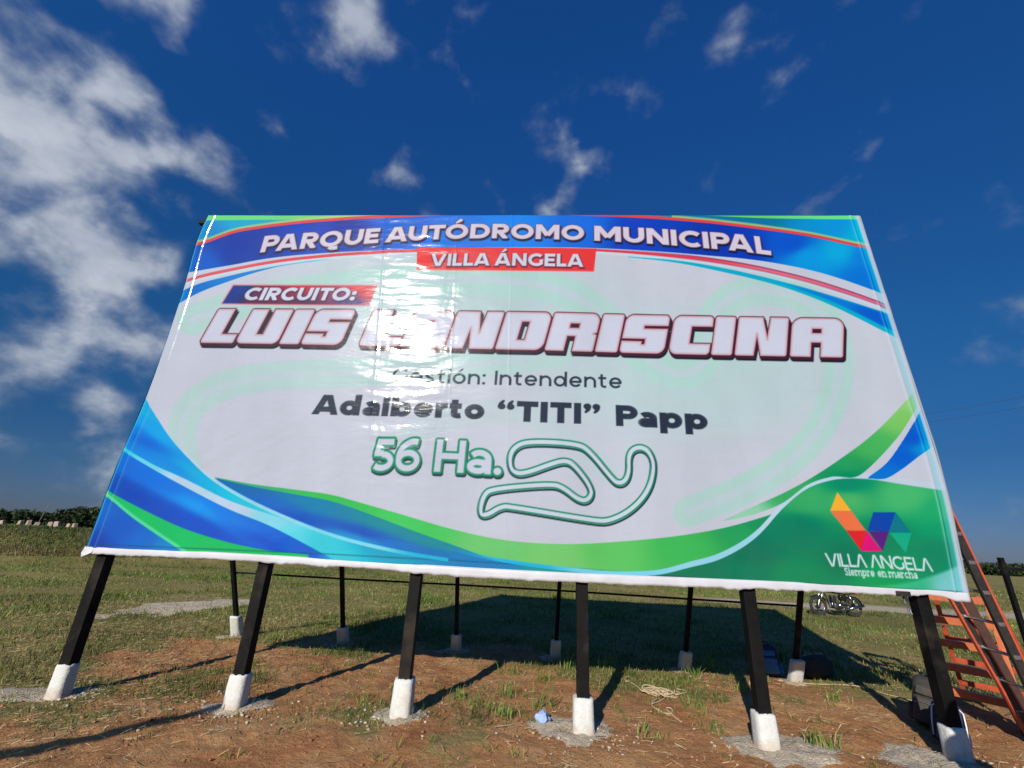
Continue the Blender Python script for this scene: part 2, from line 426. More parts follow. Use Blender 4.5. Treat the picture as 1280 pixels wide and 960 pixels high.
def wrinkle(X, Z):
    """how far the cloth stands off its frame, metres (positive = towards the viewer)"""
    PXl, PYl = proj(X, 0 * X, Z)
    sx = 484 - (PYl - 270) * .075                         # the welded seam
    sx2 = 572 - (PYl - 270) * .045
    y = .016 * fbm(X * .35, Z * .45, 51, 2) + .0060 * fbm(X * 1.6 + Z * .8, Z * 2.2, 52, 2)
    y += .0009 * fbm(X * 2.2, Z * 11, 53, 2)
    en = 16 * fbm(X * 0 + 3.3, Z * 2.6, 60, 3, .6); en2 = 22 * fbm(X * 0 + 7.3, Z * 1.9, 62, 4, .6)
    pan = sstep(sx - 24 + en, sx + 12 + en, PXl) * (1 - sstep(sx2 - 14 + en2 * .7, sx2 + 10 + en2, PXl)) * (1 - .85 * sstep(540, 620, PYl)) * (.45 + .55 * sstep(285, 370, PYl))
    pan2 = sstep(395, 470, PXl) * (1 - sstep(640, 760, PXl)) * .22
    k = np.clip(pan + pan2, 0, 1)
    wx = X + .10 * fbm(X * 2.5, Z * 2.5, 57, 2); wz = Z + .05 * fbm(X * 3.5, Z * 3.5, 58, 2)
    f1 = fbm(wx * 2.0 + wz * .5, wz * 7.0, 54, 2, .5); f2 = fbm(wx * 4.5, wz * 17, 55, 2, .5)
    y += (pan * .004 + .0012) * fbm(wx * 9, wz * 1.1, 63, 2) * .35
    y += k * (.0062 * f1 + .0011 * f2 + .0010 * fbm(wx * 3 + wz * 9, wz * 9 - wx * 3, 59, 2))
    # diagonal drag lines in the lower left
    dl = np.clip(1 - np.abs(X - 1.6) / 2.4, 0, 1) * np.clip(1 - np.abs(Z - 2.3) / 1.3, 0, 1)
    y += dl * .0060 * fbm((X * .75 - Z * 1.2) * 5.5, (X + Z) * .7, 56, 2)
    # seams: small raised welts
    for s_, a, wd in ((sx, .0026, 1.8), (sx2, .0007, 1.8), (640 - (PYl - 270) * .02, .0010, 1.3)):
        y += a * np.exp(-((PXl - s_) / wd) ** 2)
    # folded edge welts close to both sides
    e = X - xl(Z); y += .006 * np.exp(-((e - .11) / .02) ** 2)
    e = xr(Z) - X; y += .007 * np.exp(-((e - .12) / .02) ** 2)
    return y


BY = -.095 - wrinkle(BX, BZ)
KB = .981                                           # cloth hangs in front of the frame: true size of the sheet


def shx(x): return CAM[0] + (x - CAM[0]) * KB


def shz(z): return CAM[2] + (z - CAM[2]) * KB




def c255(*c): return np.array(c, float) / 255


def idw(px_, py_, pts, pw=1.6, streak=None):
    """smooth blend between colour anchors, worked out only where it is painted"""
    def f(ii):
        px = PX[ii]; py = PY[ii]; acc = 0; ws = 0
        for x, y, c in pts:
            ex, ey = px - x, (py - y) * 1.6
            if streak is not None: ex, ey = (ex * math.cos(streak) + ey * math.sin(streak)) * .38, (-ex * math.sin(streak) + ey * math.cos(streak)) * 1.5
            w = 1 / (ex ** 2 + ey ** 2 + 160) ** min(pw, 1.9)
            acc = acc + w[..., None] * c255(*c); ws = ws + w
        return acc / ws[..., None]
    return f


ART = np.zeros((NX + 1, NZ + 1, 3)) + c255(208, 203, 212)


def paint(mask, col):
    mask = np.clip(mask, 0, 1); ii = np.nonzero(mask > .003); mk = mask[ii][:, None]
    col = col(ii) if callable(col) else np.asarray(col)
    ART[ii] = ART[ii] * (1 - mk) + col * mk


def above(f, soft=.9): return np.clip(.5 + (f - PY) / soft, 0, 1)     # pixel lies above curve value f


def band(ft, fb, x0=-1e9, x1=1e9, soft=.9, sx=1.2):
    return (1 - above(ft, soft)) * above(fb, soft) * np.clip(.5 + (PX - x0) / sx, 0, 1) * np.clip(.5 + (x1 - PX) / sx, 0, 1)


# --- pale tints and the large faded circuit behind the lettering
paint(.55 * np.exp(-(((PX - 870) / 190) ** 2 + ((PY - 470) / 80) ** 2) ** 1.5), c255(172, 208, 196))
paint(.55 * np.exp(-(((PX - 560) / 210) ** 2 + ((PY - 370) / 60) ** 2) ** 1.5), c255(172, 208, 196))


def polydist(X, Y, pts, closed=False):
    d = np.full(X.shape, 1e9); P = list(pts) + ([pts[0]] if closed else [])
    for (x0, y0), (x1, y1) in zip(P[:-1], P[1:]):
        dx, dy = x1 - x0, y1 - y0; L = dx * dx + dy * dy + 1e-12
        t = np.clip(((X - x0) * dx + (Y - y0) * dy) / L, 0, 1)
        d = np.minimum(d, np.hypot(X - x0 - t * dx, Y - y0 - t * dy))
    return d


def smooth_path(pts, n=3, closed=False):
    P = [np.array(p, float) for p in pts]
    for _ in range(n):
        Q = []
        rngi = range(len(P)) if closed else range(len(P) - 1)
        if not closed: Q.append(P[0])
        for i in rngi:
            a, b_ = P[i], P[(i + 1) % len(P)]; Q += [a * .75 + b_ * .25, a * .25 + b_ * .75]
        if not closed: Q.append(P[-1])
        P = Q
    return [tuple(p) for p in P]


wm = (slice(None, None, 3), slice(None, None, 3))
for path, wo_, wi_, amt in ((((235, 590), (222, 540), (240, 500), (300, 472), (420, 466), (560, 462), (700, 440)), 20, 4.5, .50),
                            (((240, 400), (330, 370), (480, 352), (620, 348), (710, 362), (760, 400), (800, 445), (850, 472), (885, 455), (880, 410), (905, 375), (950, 360), (1010, 372), (1045, 415), (1050, 480), (1020, 550), (950, 605), (860, 640)), 21, 5.5, .62),
                            (((480, 560), (560, 520), (640, 510), (700, 540), (760, 590)), 16, 4, .20)):
    d_ = polydist(PX[wm], PY[wm], smooth_path(path))
    d = np.empty_like(PX); # bilinear upsample of the soft field
    r0 = np.linspace(0, d_.shape[0] - 1, NX + 1); r1 = np.linspace(0, d_.shape[1] - 1, NZ + 1)
    i0 = np.minimum(r0.astype(int), d_.shape[0] - 2); j0 = np.minimum(r1.astype(int), d_.shape[1] - 2); fi = (r0 - i0)[:, None]; fj = (r1 - j0)[None, :]
    d = (d_[i0][:, j0] * (1 - fi) + d_[i0 + 1][:, j0] * fi) * (1 - fj) + (d_[i0][:, j0 + 1] * (1 - fi) + d_[i0 + 1][:, j0 + 1] * fi) * fj
    fade = 1.0
    paint(1.25 * amt * np.clip((wo_ - d) / 3.5, 0, 1), c255(176, 212, 198))
    paint(.85 * amt * np.clip((wi_ - d) / 1.5, 0, 1), c255(208, 203, 216))

# --- top band
redT = crv((240, 304), (256, 300), (290, 288), (330, 281), (365, 276.5), (427, 271.5), (484, 268.5), (577, 265), (660, 264), (722, 266), (790, 268.5), (865, 273.5), (940, 281.5), (1015, 292.5), (1090, 309))
bandB = crv((240, 339), (287, 331), (334, 322.5), (400, 316), (484, 312), (620, 309), (745, 310), (865, 317.5), (966, 328), (1015, 338), (1079, 358), (1120, 374))
grnT = crv((255, 275), (400, 272.5), (484, 268.5), (577, 264), (865, 268), (940, 271.5), (1075, 274))
redBt = crv((228, 350), (240, 346), (287, 335), (334, 326), (400, 318), (484, 312.5), (620, 309.5), (745, 311), (827, 316.5), (902, 325), (977, 339.5), (1034, 355), (1090, 374), (1120, 386))
blBt = crv((222, 366), (234, 360), (290, 343.5), (340, 333), (400, 324), (440, 320))
blBb = crv((222, 380), (230, 375), (289, 350), (337, 335), (400, 325), (440, 320))
topc = idw(PX, PY, ((262, 290, (5, 130, 195)), (300, 278, (10, 160, 200)), (380, 274, (60, 175, 160)), (940, 275, (20, 110, 150)), (1040, 285, (0, 140, 205)), (1075, 295, (0, 165, 205))))
paint(above(redT(PX)), topc)
paint(above(grnT(PX)) * ((PX < 480) | (PX > 800)), idw(PX, PY, ((262, 270, (110, 215, 120)), (480, 270, (130, 205, 110)), (900, 270, (105, 205, 90)), (1070, 272, (110, 220, 130)))))
yl = np.clip((3.0 - np.abs(redT(PX) - 1.0 - PY)) / 2.0, 0, 1); paint(yl * .8 * ((PX < 470) | (PX > 840)), c255(185, 205, 110))
blue = idw(PX, PY, ((250, 330, (8, 85, 185)), (300, 320, (8, 50, 150)), (300, 300, (10, 45, 150)), (400, 300, (10, 60, 180)), (430, 290, (8, 40, 150)), (500, 280, (5, 95, 200)), (560, 300, (0, 110, 215)), (650, 290, (0, 125, 225)),
                    (720, 285, (0, 100, 210)), (800, 295, (8, 55, 175)), (900, 300, (8, 45, 160)), (930, 310, (5, 50, 170)), (990, 305, (5, 75, 190)), (1010, 320, (0, 150, 215)), (1050, 315, (20, 165, 210)), (1080, 345, (0, 110, 200)), (1080, 320, (0, 120, 205))), 2.0)
paint(band(redT(PX), bandB(PX)), blue)
paint(band(redT(PX) - .3, redT(PX) + 3.3), c255(222, 72, 66))
redc = idw(PX, PY, ((240, 350, (215, 90, 95)), (484, 314, (215, 60, 60)), (620, 311, (225, 55, 50)), (850, 322, (215, 60, 70)), (1000, 346, (215, 90, 110)), (1080, 372, (200, 80, 110))))
wR = np.interp(PX, [230, 484, 740, 900, 1034, 1100], [4.0, 3.6, 3.0, 4.5, 4.8, 4.0])
paint(band(redBt(PX) - 1.0, redBt(PX) + wR + 1.0) * sstep(760, 900, PX), c255(120, 50, 90))
paint(band(redBt(PX), redBt(PX) + wR), redc)
paint(np.clip(1 - np.abs(PY - redBt(PX) - wR * .5) / 1.0, 0, 1) * sstep(820, 950, PX) * .6, c255(235, 150, 165))
paint(band(redBt(PX) + wR, redBt(PX) + wR + 3, 225, 1100) * .7, c255(205, 222, 228))
paint(band(blBt(PX), blBb(PX), -1e9, 425) * (1 - sstep(385, 424, PX)), idw(PX, PY, ((235, 365, (0, 105, 190)), (300, 345, (0, 120, 200)), (400, 325, (60, 170, 200)))))
brT = crv((780, 320), (850, 326), (902, 334.5), (977, 351.5), (1034, 367.5), (1090, 385), (1120, 395))
brB = crv((780, 320.5), (850, 329), (902, 339.5), (977, 358), (1034, 379), (1070, 396), (1109, 416), (1125, 424))
paint(band(brT(PX), brB(PX), 785), c255(0, 165, 190))
paint(band(brT(PX) + 1, brB(PX) - 3.5 - 2.5 * sstep(950, 1100, PX), 930, soft=3) * sstep(920, 1000, PX), idw(PX, PY, ((950, 348, (0, 150, 205)), (1040, 375, (0, 115, 205)), (1100, 395, (0, 85, 190)))))
# --- lower left swooshes
Cc = crv((176, 486), (182, 499), (189, 512), (197, 524.5), (210, 544), (225, 562), (240, 578), (256, 593.5), (276, 608), (300, 622), (350, 646), (412, 670), (500, 692), (560, 702), (640, 709))
S1t = crv((140, 548), (156, 559.5), (190, 580), (225, 596), (287, 626), (350, 647), (412, 668), (500, 689))
S1b = crv((140, 553), (156, 565), (190, 586), (225, 605.5), (287, 637), (334, 656), (400, 690), (430, 706))
lowS = (1 - above(Cc(PX)))
lc = idw(PX, PY, ((185, 510, (0, 165, 215)), (170, 540, (0, 120, 215)), (200, 545, (0, 160, 220)), (180, 550, (0, 85, 195)), (215, 580, (5, 130, 215)), (240, 590, (25, 175, 215)), (300, 630, (60, 195, 210)), (350, 660, (70, 200, 215)), (400, 680, (60, 190, 205)), (500, 697, (20, 160, 190)), (600, 703, (0, 120, 190)), (270, 622, (40, 170, 210))), 2.2, .80)
paint(lowS, lc)
midc = idw(PX, PY, ((150, 580, (0, 100, 205)), (140, 600, (5, 70, 175)), (200, 605, (5, 105, 210)), (240, 630, (0, 150, 230)), (300, 655, (0, 120, 220)), (250, 655, (5, 75, 190)), (200, 635, (5, 75, 185)), (330, 675, (5, 75, 190)), (370, 688, (10, 90, 195)), (170, 620, (5, 60, 165))), 2.2, .72)
paint((1 - above(S1b(PX))) * (PX < 425) * (1 - sstep(390, 424, PX)), midc)
paint(band(S1t(PX), S1b(PX), -1e9, 470) * (1 - sstep(385, 462, PX)), idw(PX, PY, ((150, 560, (60, 195, 215)), (180, 578, (130, 205, 220)), (225, 602, (200, 212, 225)), (290, 632, (205, 210, 228)), (340, 655, (150, 212, 225)), (400, 675, (75, 200, 212)), (360, 670, (110, 208, 220)))))
S2t = crv((110, 597), (137, 615), (178, 637), (225, 659), (272, 674.5), (331, 687.5), (380, 693))
S2b = crv((110, 607), (134, 622), (162, 645), (194, 667.5), (216, 682), (240, 698))
paint((1 - above(S2t(PX))) * (PX < 385), c255(25, 185, 95))
paint(band(S2b(PX) - 5, S2b(PX), -1e9, 260) * .9, c255(95, 215, 150))
paint((1 - above(S2b(PX))) * (PX < 330), idw(PX, PY, ((120, 640, (5, 95, 190)), (110, 675, (5, 55, 160)), (150, 660, (5, 85, 185)), (180, 675, (5, 100, 195)), (205, 682, (15, 130, 200)))))
# --- dark blue / green ribbon along the bottom
gT = crv((269, 596.5), (315, 605), (369, 612), (412, 618), (460, 631), (502, 643), (560, 660), (624, 674), (705, 680), (786, 676), (860, 668), (904, 660), (964, 643), (990, 634))
Dt = crv((269, 597.5), (315, 608), (369, 618), (412, 626), (460, 642), (502, 658), (560, 679), (624, 701), (705, 716), (760, 722))
Ec = crv((500, 676), (560, 688), (624, 701.5), (705, 713), (786, 719.5), (827, 717.5), (860, 709.5), (904, 697), (949, 668), (979, 635), (1008, 611), (1038, 600), (1083, 598), (1127, 604.5), (1172, 611.5), (1215, 618))
ribbon = (1 - above(gT(PX))) * (PX > 268) * np.where(PX < 640, above(Cc(PX) - 1.5), 1.0) * (PX < 985)
paint(ribbon, idw(PX, PY, ((300, 606, (60, 170, 110)), (420, 624, (60, 185, 80)), (520, 655, (70, 195, 90)), (620, 685, (110, 195, 110)), (700, 695, (120, 200, 110)), (760, 690, (95, 190, 95)), (860, 685, (65, 180, 85)), (950, 655, (30, 140, 85)), (930, 668, (40, 155, 85)))))
ribin = (1 - above(Dt(PX))) * (PX > 270) * (PX < 760) * np.where(PX < 640, above(Cc(PX) - 1.5), 1.0)
paint(ribin, idw(PX, PY, ((290, 608, (5, 100, 160)), (330, 625, (5, 100, 190)), (400, 635, (0, 125, 165)), (380, 650, (5, 75, 180)), (450, 665, (5, 70, 175)), (480, 655, (0, 135, 140)), (540, 680, (0, 140, 145)), (500, 682, (5, 110, 190)), (440, 672, (20, 150, 205)), (600, 700, (0, 130, 175)), (560, 697, (5, 90, 185)), (680, 712, (0, 140, 160)), (740, 722, (10, 150, 120))), 2.2, .45))
under = (1 - above(Ec(PX))) * sstep(480, 600, PX)
paint(under, idw(PX, PY, ((600, 705, (0, 120, 180)), (700, 722, (0, 150, 140)), (780, 728, (5, 140, 100)), (860, 722, (5, 115, 80)), (930, 715, (5, 120, 85)), (940, 690, (5, 112, 82)), (1000, 660, (5, 120, 85)), (1000, 720, (0, 135, 85)),
                          (1010, 625, (60, 165, 95)), (1060, 608, (0, 130, 95)), (1060, 622, (80, 175, 95)), (1130, 620, (75, 180, 105)), (1180, 640, (40, 165, 100)), (1100, 670, (5, 125, 85)), (1180, 690, (5, 130, 90)), (1060, 700, (5, 115, 80)), (1100, 722, (20, 150, 85)), (1190, 660, (20, 150, 100))), 2.0))
lt = crv((940, 738), (1000, 736), (1080, 734), (1140, 727), (1180, 715), (1210, 702))
paint((1 - above(lt(PX), 5)) * .85 * sstep(930, 1000, PX), idw(PX, PY, ((1000, 738, (60, 195, 100)), (1100, 735, (60, 190, 105)), (1150, 735, (60, 180, 130)), (1185, 735, (150, 205, 215)), (1205, 738, (160, 205, 215)))))
paint(np.clip(1 - np.abs(PY - np.interp(PX, [107, 400, 644, 900, 1201], [680, 692, 705, 724.5, 739.5])) / 1.5, 0, 1) * .55, c255(10, 70, 90))
wE = np.interp(PX, [500, 705, 786, 904, 979, 1083, 1215], [3, 4.5, 5, 7.5, 8, 6.5, 7])
paint(band(Ec(PX) - wE, Ec(PX) + .5, 560) * sstep(560, 640, PX), idw(PX, PY, ((640, 700, (60, 175, 215)), (760, 716, (140, 205, 225)), (900, 694, (165, 208, 222)), (980, 630, (200, 212, 225)), (1150, 604, (205, 208, 220)))))
paint(band(Cc(PX) - 4.5 * sstep(210, 250, PX), Cc(PX), 200, 560) * .95, idw(PX, PY, ((230, 560, (200, 212, 222)), (330, 635, (170, 215, 228)), (450, 678, (150, 215, 228)), (540, 700, (60, 180, 210)))))
G1 = crv((900, 652), (949, 630), (980, 616), (1008, 601), (1053, 572), (1097, 538), (1130, 504), (1160, 470))
G2 = crv((900, 652.5), (949, 641), (980, 628), (1010, 606), (1040, 596), (1074, 594.5), (1097, 575), (1112, 559), (1127, 541), (1145, 512), (1170, 470))
paint(band(G1(PX), G2(PX), 905), idw(PX, PY, ((930, 643, (150, 205, 170)), (990, 618, (60, 165, 90)), (1060, 585, (50, 160, 85)), (1060, 592, (10, 125, 85)), (1090, 558, (75, 175, 85)), (1130, 520, (125, 195, 95)), (1140, 505, (150, 205, 120)))))
H1 = crv((1084, 598), (1112, 575), (1127, 554), (1140, 533), (1150, 515)); H2 = crv((1084, 598), (1109, 597.5), (1127, 587), (1151, 569), (1170, 556))
paint(band(H1(PX), H2(PX), 1086, 1200), idw(PX, PY, ((1100, 592, (5, 110, 200)), (1130, 570, (5, 85, 195)), (1145, 550, (0, 75, 190)), (1155, 560, (0, 150, 205)))))
# --- pale bleed strip outside the folded edges
er = xr(BZ) - BX; el = BX - xl(BZ)
paint(sstep(.105, .085, er) * .40, c255(120, 205, 215)); paint(sstep(.06, .03, er) * .85, c255(208, 208, 220))
paint(sstep(.035, .02, el) * .5, c255(190, 205, 220)); paint(sstep(.10, .11, er) * .0, c255(0, 0, 0))
tz = zt_ - BZ
paint(np.exp(-((er - .125) / .006) ** 2) * .6, c255(200, 215, 225)); paint(np.exp(-((el - .11) / .006) ** 2) * .45, c255(190, 215, 230))  # thin crease highlights painted into the print along both folds

# ------------------------------------------------------------------ lettering as distance fields
def seg(X, Y, x0, y0, x1, y1, w, ext=0.0):
    dx, dy = x1 - x0, y1 - y0; L = math.hypot(dx, dy) + 1e-9; dx /= L; dy /= L
    cx, cy = (x0 + x1) / 2, (y0 + y1) / 2
    a = np.abs((X - cx) * dx + (Y - cy) * dy) - (L / 2 + ext); b_ = np.abs(-(X - cx) * dy + (Y - cy) * dx) - w / 2
    return np.hypot(np.maximum(a, 0), np.maximum(b_, 0)) + np.minimum(np.maximum(a, b_), 0)


def arc(cx, cy, rx, ry, a0, a1, n=14):
    return [(cx + rx * math.cos(rad(a0 + (a1 - a0) * i / n)), cy + ry * math.sin(rad(a0 + (a1 - a0) * i / n))) for i in range(n + 1)]


XH = .735


def glyph(ch, w, slab=False):
    """returns advance width, list of (polyline, clip) strokes, dots"""
    h = w / 2; s = []; dots = []; CL = (0, 1)
    def l(x0, y0, x1, y1, clip=None): s.append(([(x0, y0), (x1, y1)], clip))
    def a(*k): s.append((arc(*k), None))
    def acute(cx):
        for q in range(5): dots.append((cx - .02 + q * .045, base + .11 + q * .04, w * (.20 + .05 * q)))
    base = 1.0
    und = {'Á': 'A', 'Ó': 'O', 'ó': 'o'}.get(ch, ch)
    if und == 'I': Wd = w; l(h, 0, h, 1)
    elif und == 'L': Wd = .62; l(h, 0, h, 1); l(0, h, Wd, h)
    elif und == 'E': Wd = .68; l(h, 0, h, 1); l(0, h, Wd, h); l(0, .51, Wd * .92, .51); l(0, 1 - h, Wd, 1 - h)
    elif und == 'T': Wd = .80; l(Wd / 2, 0, Wd / 2, 1); l(0, 1 - h, Wd, 1 - h)
    elif und == 'H': Wd = .86; l(h, 0, h, 1); l(Wd - h, 0, Wd - h, 1); l(0, .5, Wd, .5)
    elif und in 'PR':
        Wd = .80; r = .33 - h; l(h, 0, h, 1); xc = Wd - .33 - .02; yc = 1 - .33 - (0.0)
        l(0, 1 - h, xc, 1 - h); l(0, 1 - .66 + h, xc, 1 - .66 + h); a(xc, yc, .33 + .02 - h, r, -90, 90)
        if und == 'R': l(Wd * .48, .42, Wd - h * 1.1, -.02, CL)
    elif und == 'A' and slab != 'thin': Wd = 1.02; m_ = Wd / 2; l(h * 1.05 - .04, -.09, m_ - h * .25, 1.05, CL); l(Wd - h * 1.05 + .04, -.09, m_ + h * .25, 1.05, CL); l(.22, .27, Wd - .22, .27)
    elif und == 'A': Wd = .86; m_ = Wd / 2; l(.02, -.04, m_ - .01, 1.05, CL); l(Wd - .02, -.04, m_ + .01, 1.05, CL)
    elif und == 'V': Wd = 1.0; m_ = Wd / 2; l(h * 1.05 - .04, 1.09, m_ - h * .2, -.05, CL); l(Wd - h * 1.05 + .04, 1.09, m_ + h * .2, -.05, CL)
    elif und == 'U': Wd = .88; l(h, 1, h, .44); a(Wd / 2, .44, Wd / 2 - h, .44 - h, 180, 360); l(Wd - h, .44, Wd - h, 1)
    elif und in 'OQ':
        Wd = 1.08; a(.54, .5, .54 - h, .51 - h, 0, 360, 28)
        if und == 'Q': l(.52, -.02, .70, -.14); l(.68, -.12, .92, -.09)
    elif und == 'D': Wd = .94; l(h, 0, h, 1); xc = Wd - .5; l(0, 1 - h, xc, 1 - h); l(0, h, xc, h); a(xc, .5, .5 - h, .5 - h, -90, 90)
    elif und == 'M': Wd = 1.12; l(h, 0, h, 1); l(Wd - h, 0, Wd - h, 1); l(h * .9, 1.05, Wd / 2, .26, CL); l(Wd - h * .9, 1.05, Wd / 2, .26, CL); 
    elif und == 'N': Wd = .92; l(h, 0, h, 1); l(Wd - h, 0, Wd - h, 1); l(h * .8, 1.04, Wd - h * .8, -.04, CL)
    elif und == 'C': Wd = .90; a(.54, .5, .54 - h, .51 - h, 48, 312, 22)
    elif und == 'G': Wd = .96; a(.54, .5, .54 - h, .51 - h, 48, 318, 22); l(Wd - h, .14, Wd - h, .52)
    elif und == 'S': Wd = .74; a(.36, .735, .34 - h, .275 - h, 28, 270, 16); a(.38, .265, .36 - h, .275 - h, 90, -152, 16)
    elif und == 'o': Wd = .80; a(.4, XH / 2, .4 - h, XH / 2 + .01 - h, 0, 360, 24)
    elif und in 'dbp':
        Wd = .82; sx_ = Wd - h if und == 'd' else h; xc = .38 if und == 'd' else Wd - .38
        a(xc, XH / 2, .38 - h, XH / 2 + .01 - h, 0, 360, 24)
        if und == 'p': l(sx_, -.26, sx_, XH)
        else: l(sx_, 0, sx_, 1.04)
    elif und == 'a':
        Wd = .70; l(Wd - h, 0, Wd - h, .44); a(Wd / 2 + .0, .44, Wd / 2 - h, XH - .44 - h, 0, 140, 12); a(.31, .215, .31 - h, .225 - h, 0, 360, 20); l(.32, .43 - h, Wd - h, .43 - h)
    elif und == 'l': Wd = w; l(h, 0, h, 1.04)
    elif und == 'i': Wd = w; l(h, 0, h, XH); dots.append((h, .95, w * .62))
    elif und == 'e': Wd = .78; a(.39, XH / 2, .39 - h, XH / 2 + .01 - h, 0, 322, 22); l(h, XH / 2 - .01, Wd - h * .4, XH / 2 - .01)
    elif und == 'r': Wd = .50; l(h, 0, h, XH); a(.46, .36, .46 - h, XH - .36 - h * .9, 88, 175, 8)
    elif und == 't': Wd = .52; l(.20, .22, .20, .93); a(.20 + .17, .21, .17, .21 - h, 180, 300, 8); l(0, XH - h * .9, Wd * .92, XH - h * .9)
    elif und in 'nhm':
        n_ = 2 if und == 'm' else 1; sp_ = .62 if und == 'm' else .72
        Wd = sp_ * n_ + (w if und == 'm' else 0) * 1.0
        if und != 'm': Wd = .74
        l(h, 0, h, XH if und != 'h' else 1.04)
        for q in range(n_):
            x0 = h + q * (Wd - w) / n_; x1 = h + (q + 1) * (Wd - w) / n_; l(x1, 0, x1, XH * .52); a((x0 + x1) / 2, XH * .52, (x1 - x0) / 2, XH * .49 - h, 0, 180, 12)
    elif und == 's': Wd = .60; a(.30, .54, .28 - h, .20 - h * .8, 25, 270, 12); a(.30, .20, .28 - h, .20 - h * .8, 90, -155, 12)
    elif und == 'c': Wd = .66; a(.39, XH / 2, .39 - h, XH / 2 + .01 - h, 50, 310, 16)
    elif und == '5': Wd = .80; l(.16, 1 - h, .74, 1 - h); l(.16 + h * .9, 1, .10 + h, .50); l(.10, .58 - h * .3, .40, .58 - h * .3); a(.40, .30, .40 - h, .30 - h, 90, -135, 16)
    elif und == '6': Wd = .86; a(.43, .32, .42 - h, .33 - h, 0, 360, 22); a(.60, .42, .60 - h, .585 - h, 78, 190, 12)
    elif und == '.': Wd = w * 1.2; dots.append((Wd / 2, w * .6, w * .62))
    elif und == ':': Wd = w * 1.2; dots += [(Wd / 2, w * .6, w * .62), (Wd / 2, XH - w * .6, w * .62)]
    elif und in '“”':
        Wd = .62
        for q in (0, .34):
            for t_ in range(6):
                k_ = t_ / 5; yy_ = .70 + .27 * k_; xx_ = .14 - .05 * math.sin(k_ * 3.1) + .06 * k_; rr_ = .145 - .095 * k_ ** .7
                dots.append((q + xx_, yy_, rr_) if und == '“' else (q + .28 - xx_, 1.55 - yy_, rr_))
    else: Wd = .4
    if ch == 'Á': acute(.48)
    if ch == 'Ó': acute(.50)
    if ch == 'ó': base = XH + .02; acute(.38)
    if slab is True and und in 'Siemprnacha':
        fe = .10
        if und in 'inmrhp': l(-fe, .045 if und != 'p' else -.22, w + fe, .045 if und != 'p' else -.22)
        if und in 'inmrp': l(-fe, XH - .04, h, XH - .04)
        if und in 'nmh': l(Wd - w - fe * .7, .045, Wd + fe, .045)
    return Wd, s, dots


def glyph_sdf(ch, T, Y, w, slab=False):
    Wd, strokes, dots = glyph(ch, w, slab)
    d = np.full(T.shape, 9.0)
    for pl, clip in strokes:
        n = len(pl)
        for i in range(n - 1):
            e = seg(T, Y, *pl[i], *pl[i + 1], w, .0 if n == 2 else .012)
            if clip: e = np.maximum(e, np.maximum(-Y, Y - 1))
            d = np.minimum(d, e)
    for cx, cy, r in dots: d = np.minimum(d, np.hypot(T - cx, Y - cy) - r)
    return d, Wd


def rbox(X, Y, x0, y0, x1, y1, r):
    """box with per-corner radii r = (bl, br, tr, tl)"""
    cx, cy = (x0 + x1) / 2, (y0 + y1) / 2; qx, qy = X - cx, Y - cy
    rr = np.where(qx < 0, np.where(qy < 0, r[0], r[3]), np.where(qy < 0, r[1], r[2]))
    ax = np.abs(qx) - (x1 - x0) / 2 + rr; ay = np.abs(qy) - (y1 - y0) / 2 + rr
    return np.hypot(np.maximum(ax, 0), np.maximum(ay, 0)) + np.minimum(np.maximum(ax, ay), 0) - rr


def quad_px(pts, pad_=6):
    xs = [p[0] for p in pts]; ys = [p[1] for p in pts]
    ii = np.nonzero((PX > min(xs) - pad_) & (PX < max(xs) + pad_) & (PY > min(ys) - pad_) & (PY < max(ys) + pad_))
    d = np.full(PX.shape, 50.0); d[ii] = tri(PX[ii], PY[ii], pts); return d


def tri(X, Y, pts):
    d = polydist(X, Y, pts, True); ins = np.zeros(X.shape, bool); n = len(pts)
    for i in range(n):
        (x0, y0), (x1, y1) = pts[i], pts[(i + 1) % n]
        c = ((y0 > Y) != (y1 > Y)) & (X < (x1 - x0) * (Y - y0) / (y1 - y0 + 1e-12) + x0); ins ^= c
    return np.where(ins, -d, d)


BLK = {  # heavy squared display letters: width, corner radii, cut-outs
    'L': (1.00, (.08, .05, .05, .05), [('b', .52, .25, 1.7, 1.7)]),
    'U': (1.17, (.16, .16, .04, .04), [('b', .46, .26, .66, 1.7)]),
    'I': (.50, (.05, .05, .05, .05), []),
    'S': (1.16, (.10, .20, .10, .20), [('b', .52, .64, 1.3, .735), ('b', -.1, .30, .62, .385), ('b', .52, .22, .62, .385)]),
    'A': (1.20, (.05, .05, .24, .24), [('b', .47, .61, .70, .74), ('b', .46, -.7, .70, .38)]),
    'N': (1.24, (.05, .05, .05, .05), [('t', ((.565, 1.12), (.808, 1.12), (.755, .42))), ('t', ((.433, -.12), (.655, -.12), (.485, .58)))]),
    'D': (1.22, (.05, .22, .20, .05), [('b', .48, .25, .70, .76)]),
    'R': (1.22, (.05, .05, .22, .05), [('b', .48, .60, .74, .74), ('b', .47, -.7, .70, .40), ('t', ((1.13, .47), (1.3, .54), (1.3, .40)))]),
    'C': (1.06, (.20, .10, .10, .20), [('b', .50, .27, 1.2, .74)]),
}


def blk_sdf(ch, T, Y):
    Wd, rr, cuts = BLK[ch]; d = rbox(T, Y, 0, 0, Wd, 1, rr)
    for c in cuts:
        e = rbox(T, Y, *c[1:], (0, 0, 0, 0)) if c[0] == 'b' else tri(T, Y, c[1])
        d = np.maximum(d, -e)
    return d, Wd


KERN = {'PA': -.17, 'PAR': 0, 'LA': -.04, 'AU': -.06, 'TÓ': -.08, 'UT': -.03, 'Pa': -.10, 'AR': .02, 'TO': -.06, 'AL': .02, 'LÁ': -.04, 'Ad': -.04, 'rt': -.04, 'EL': .0}


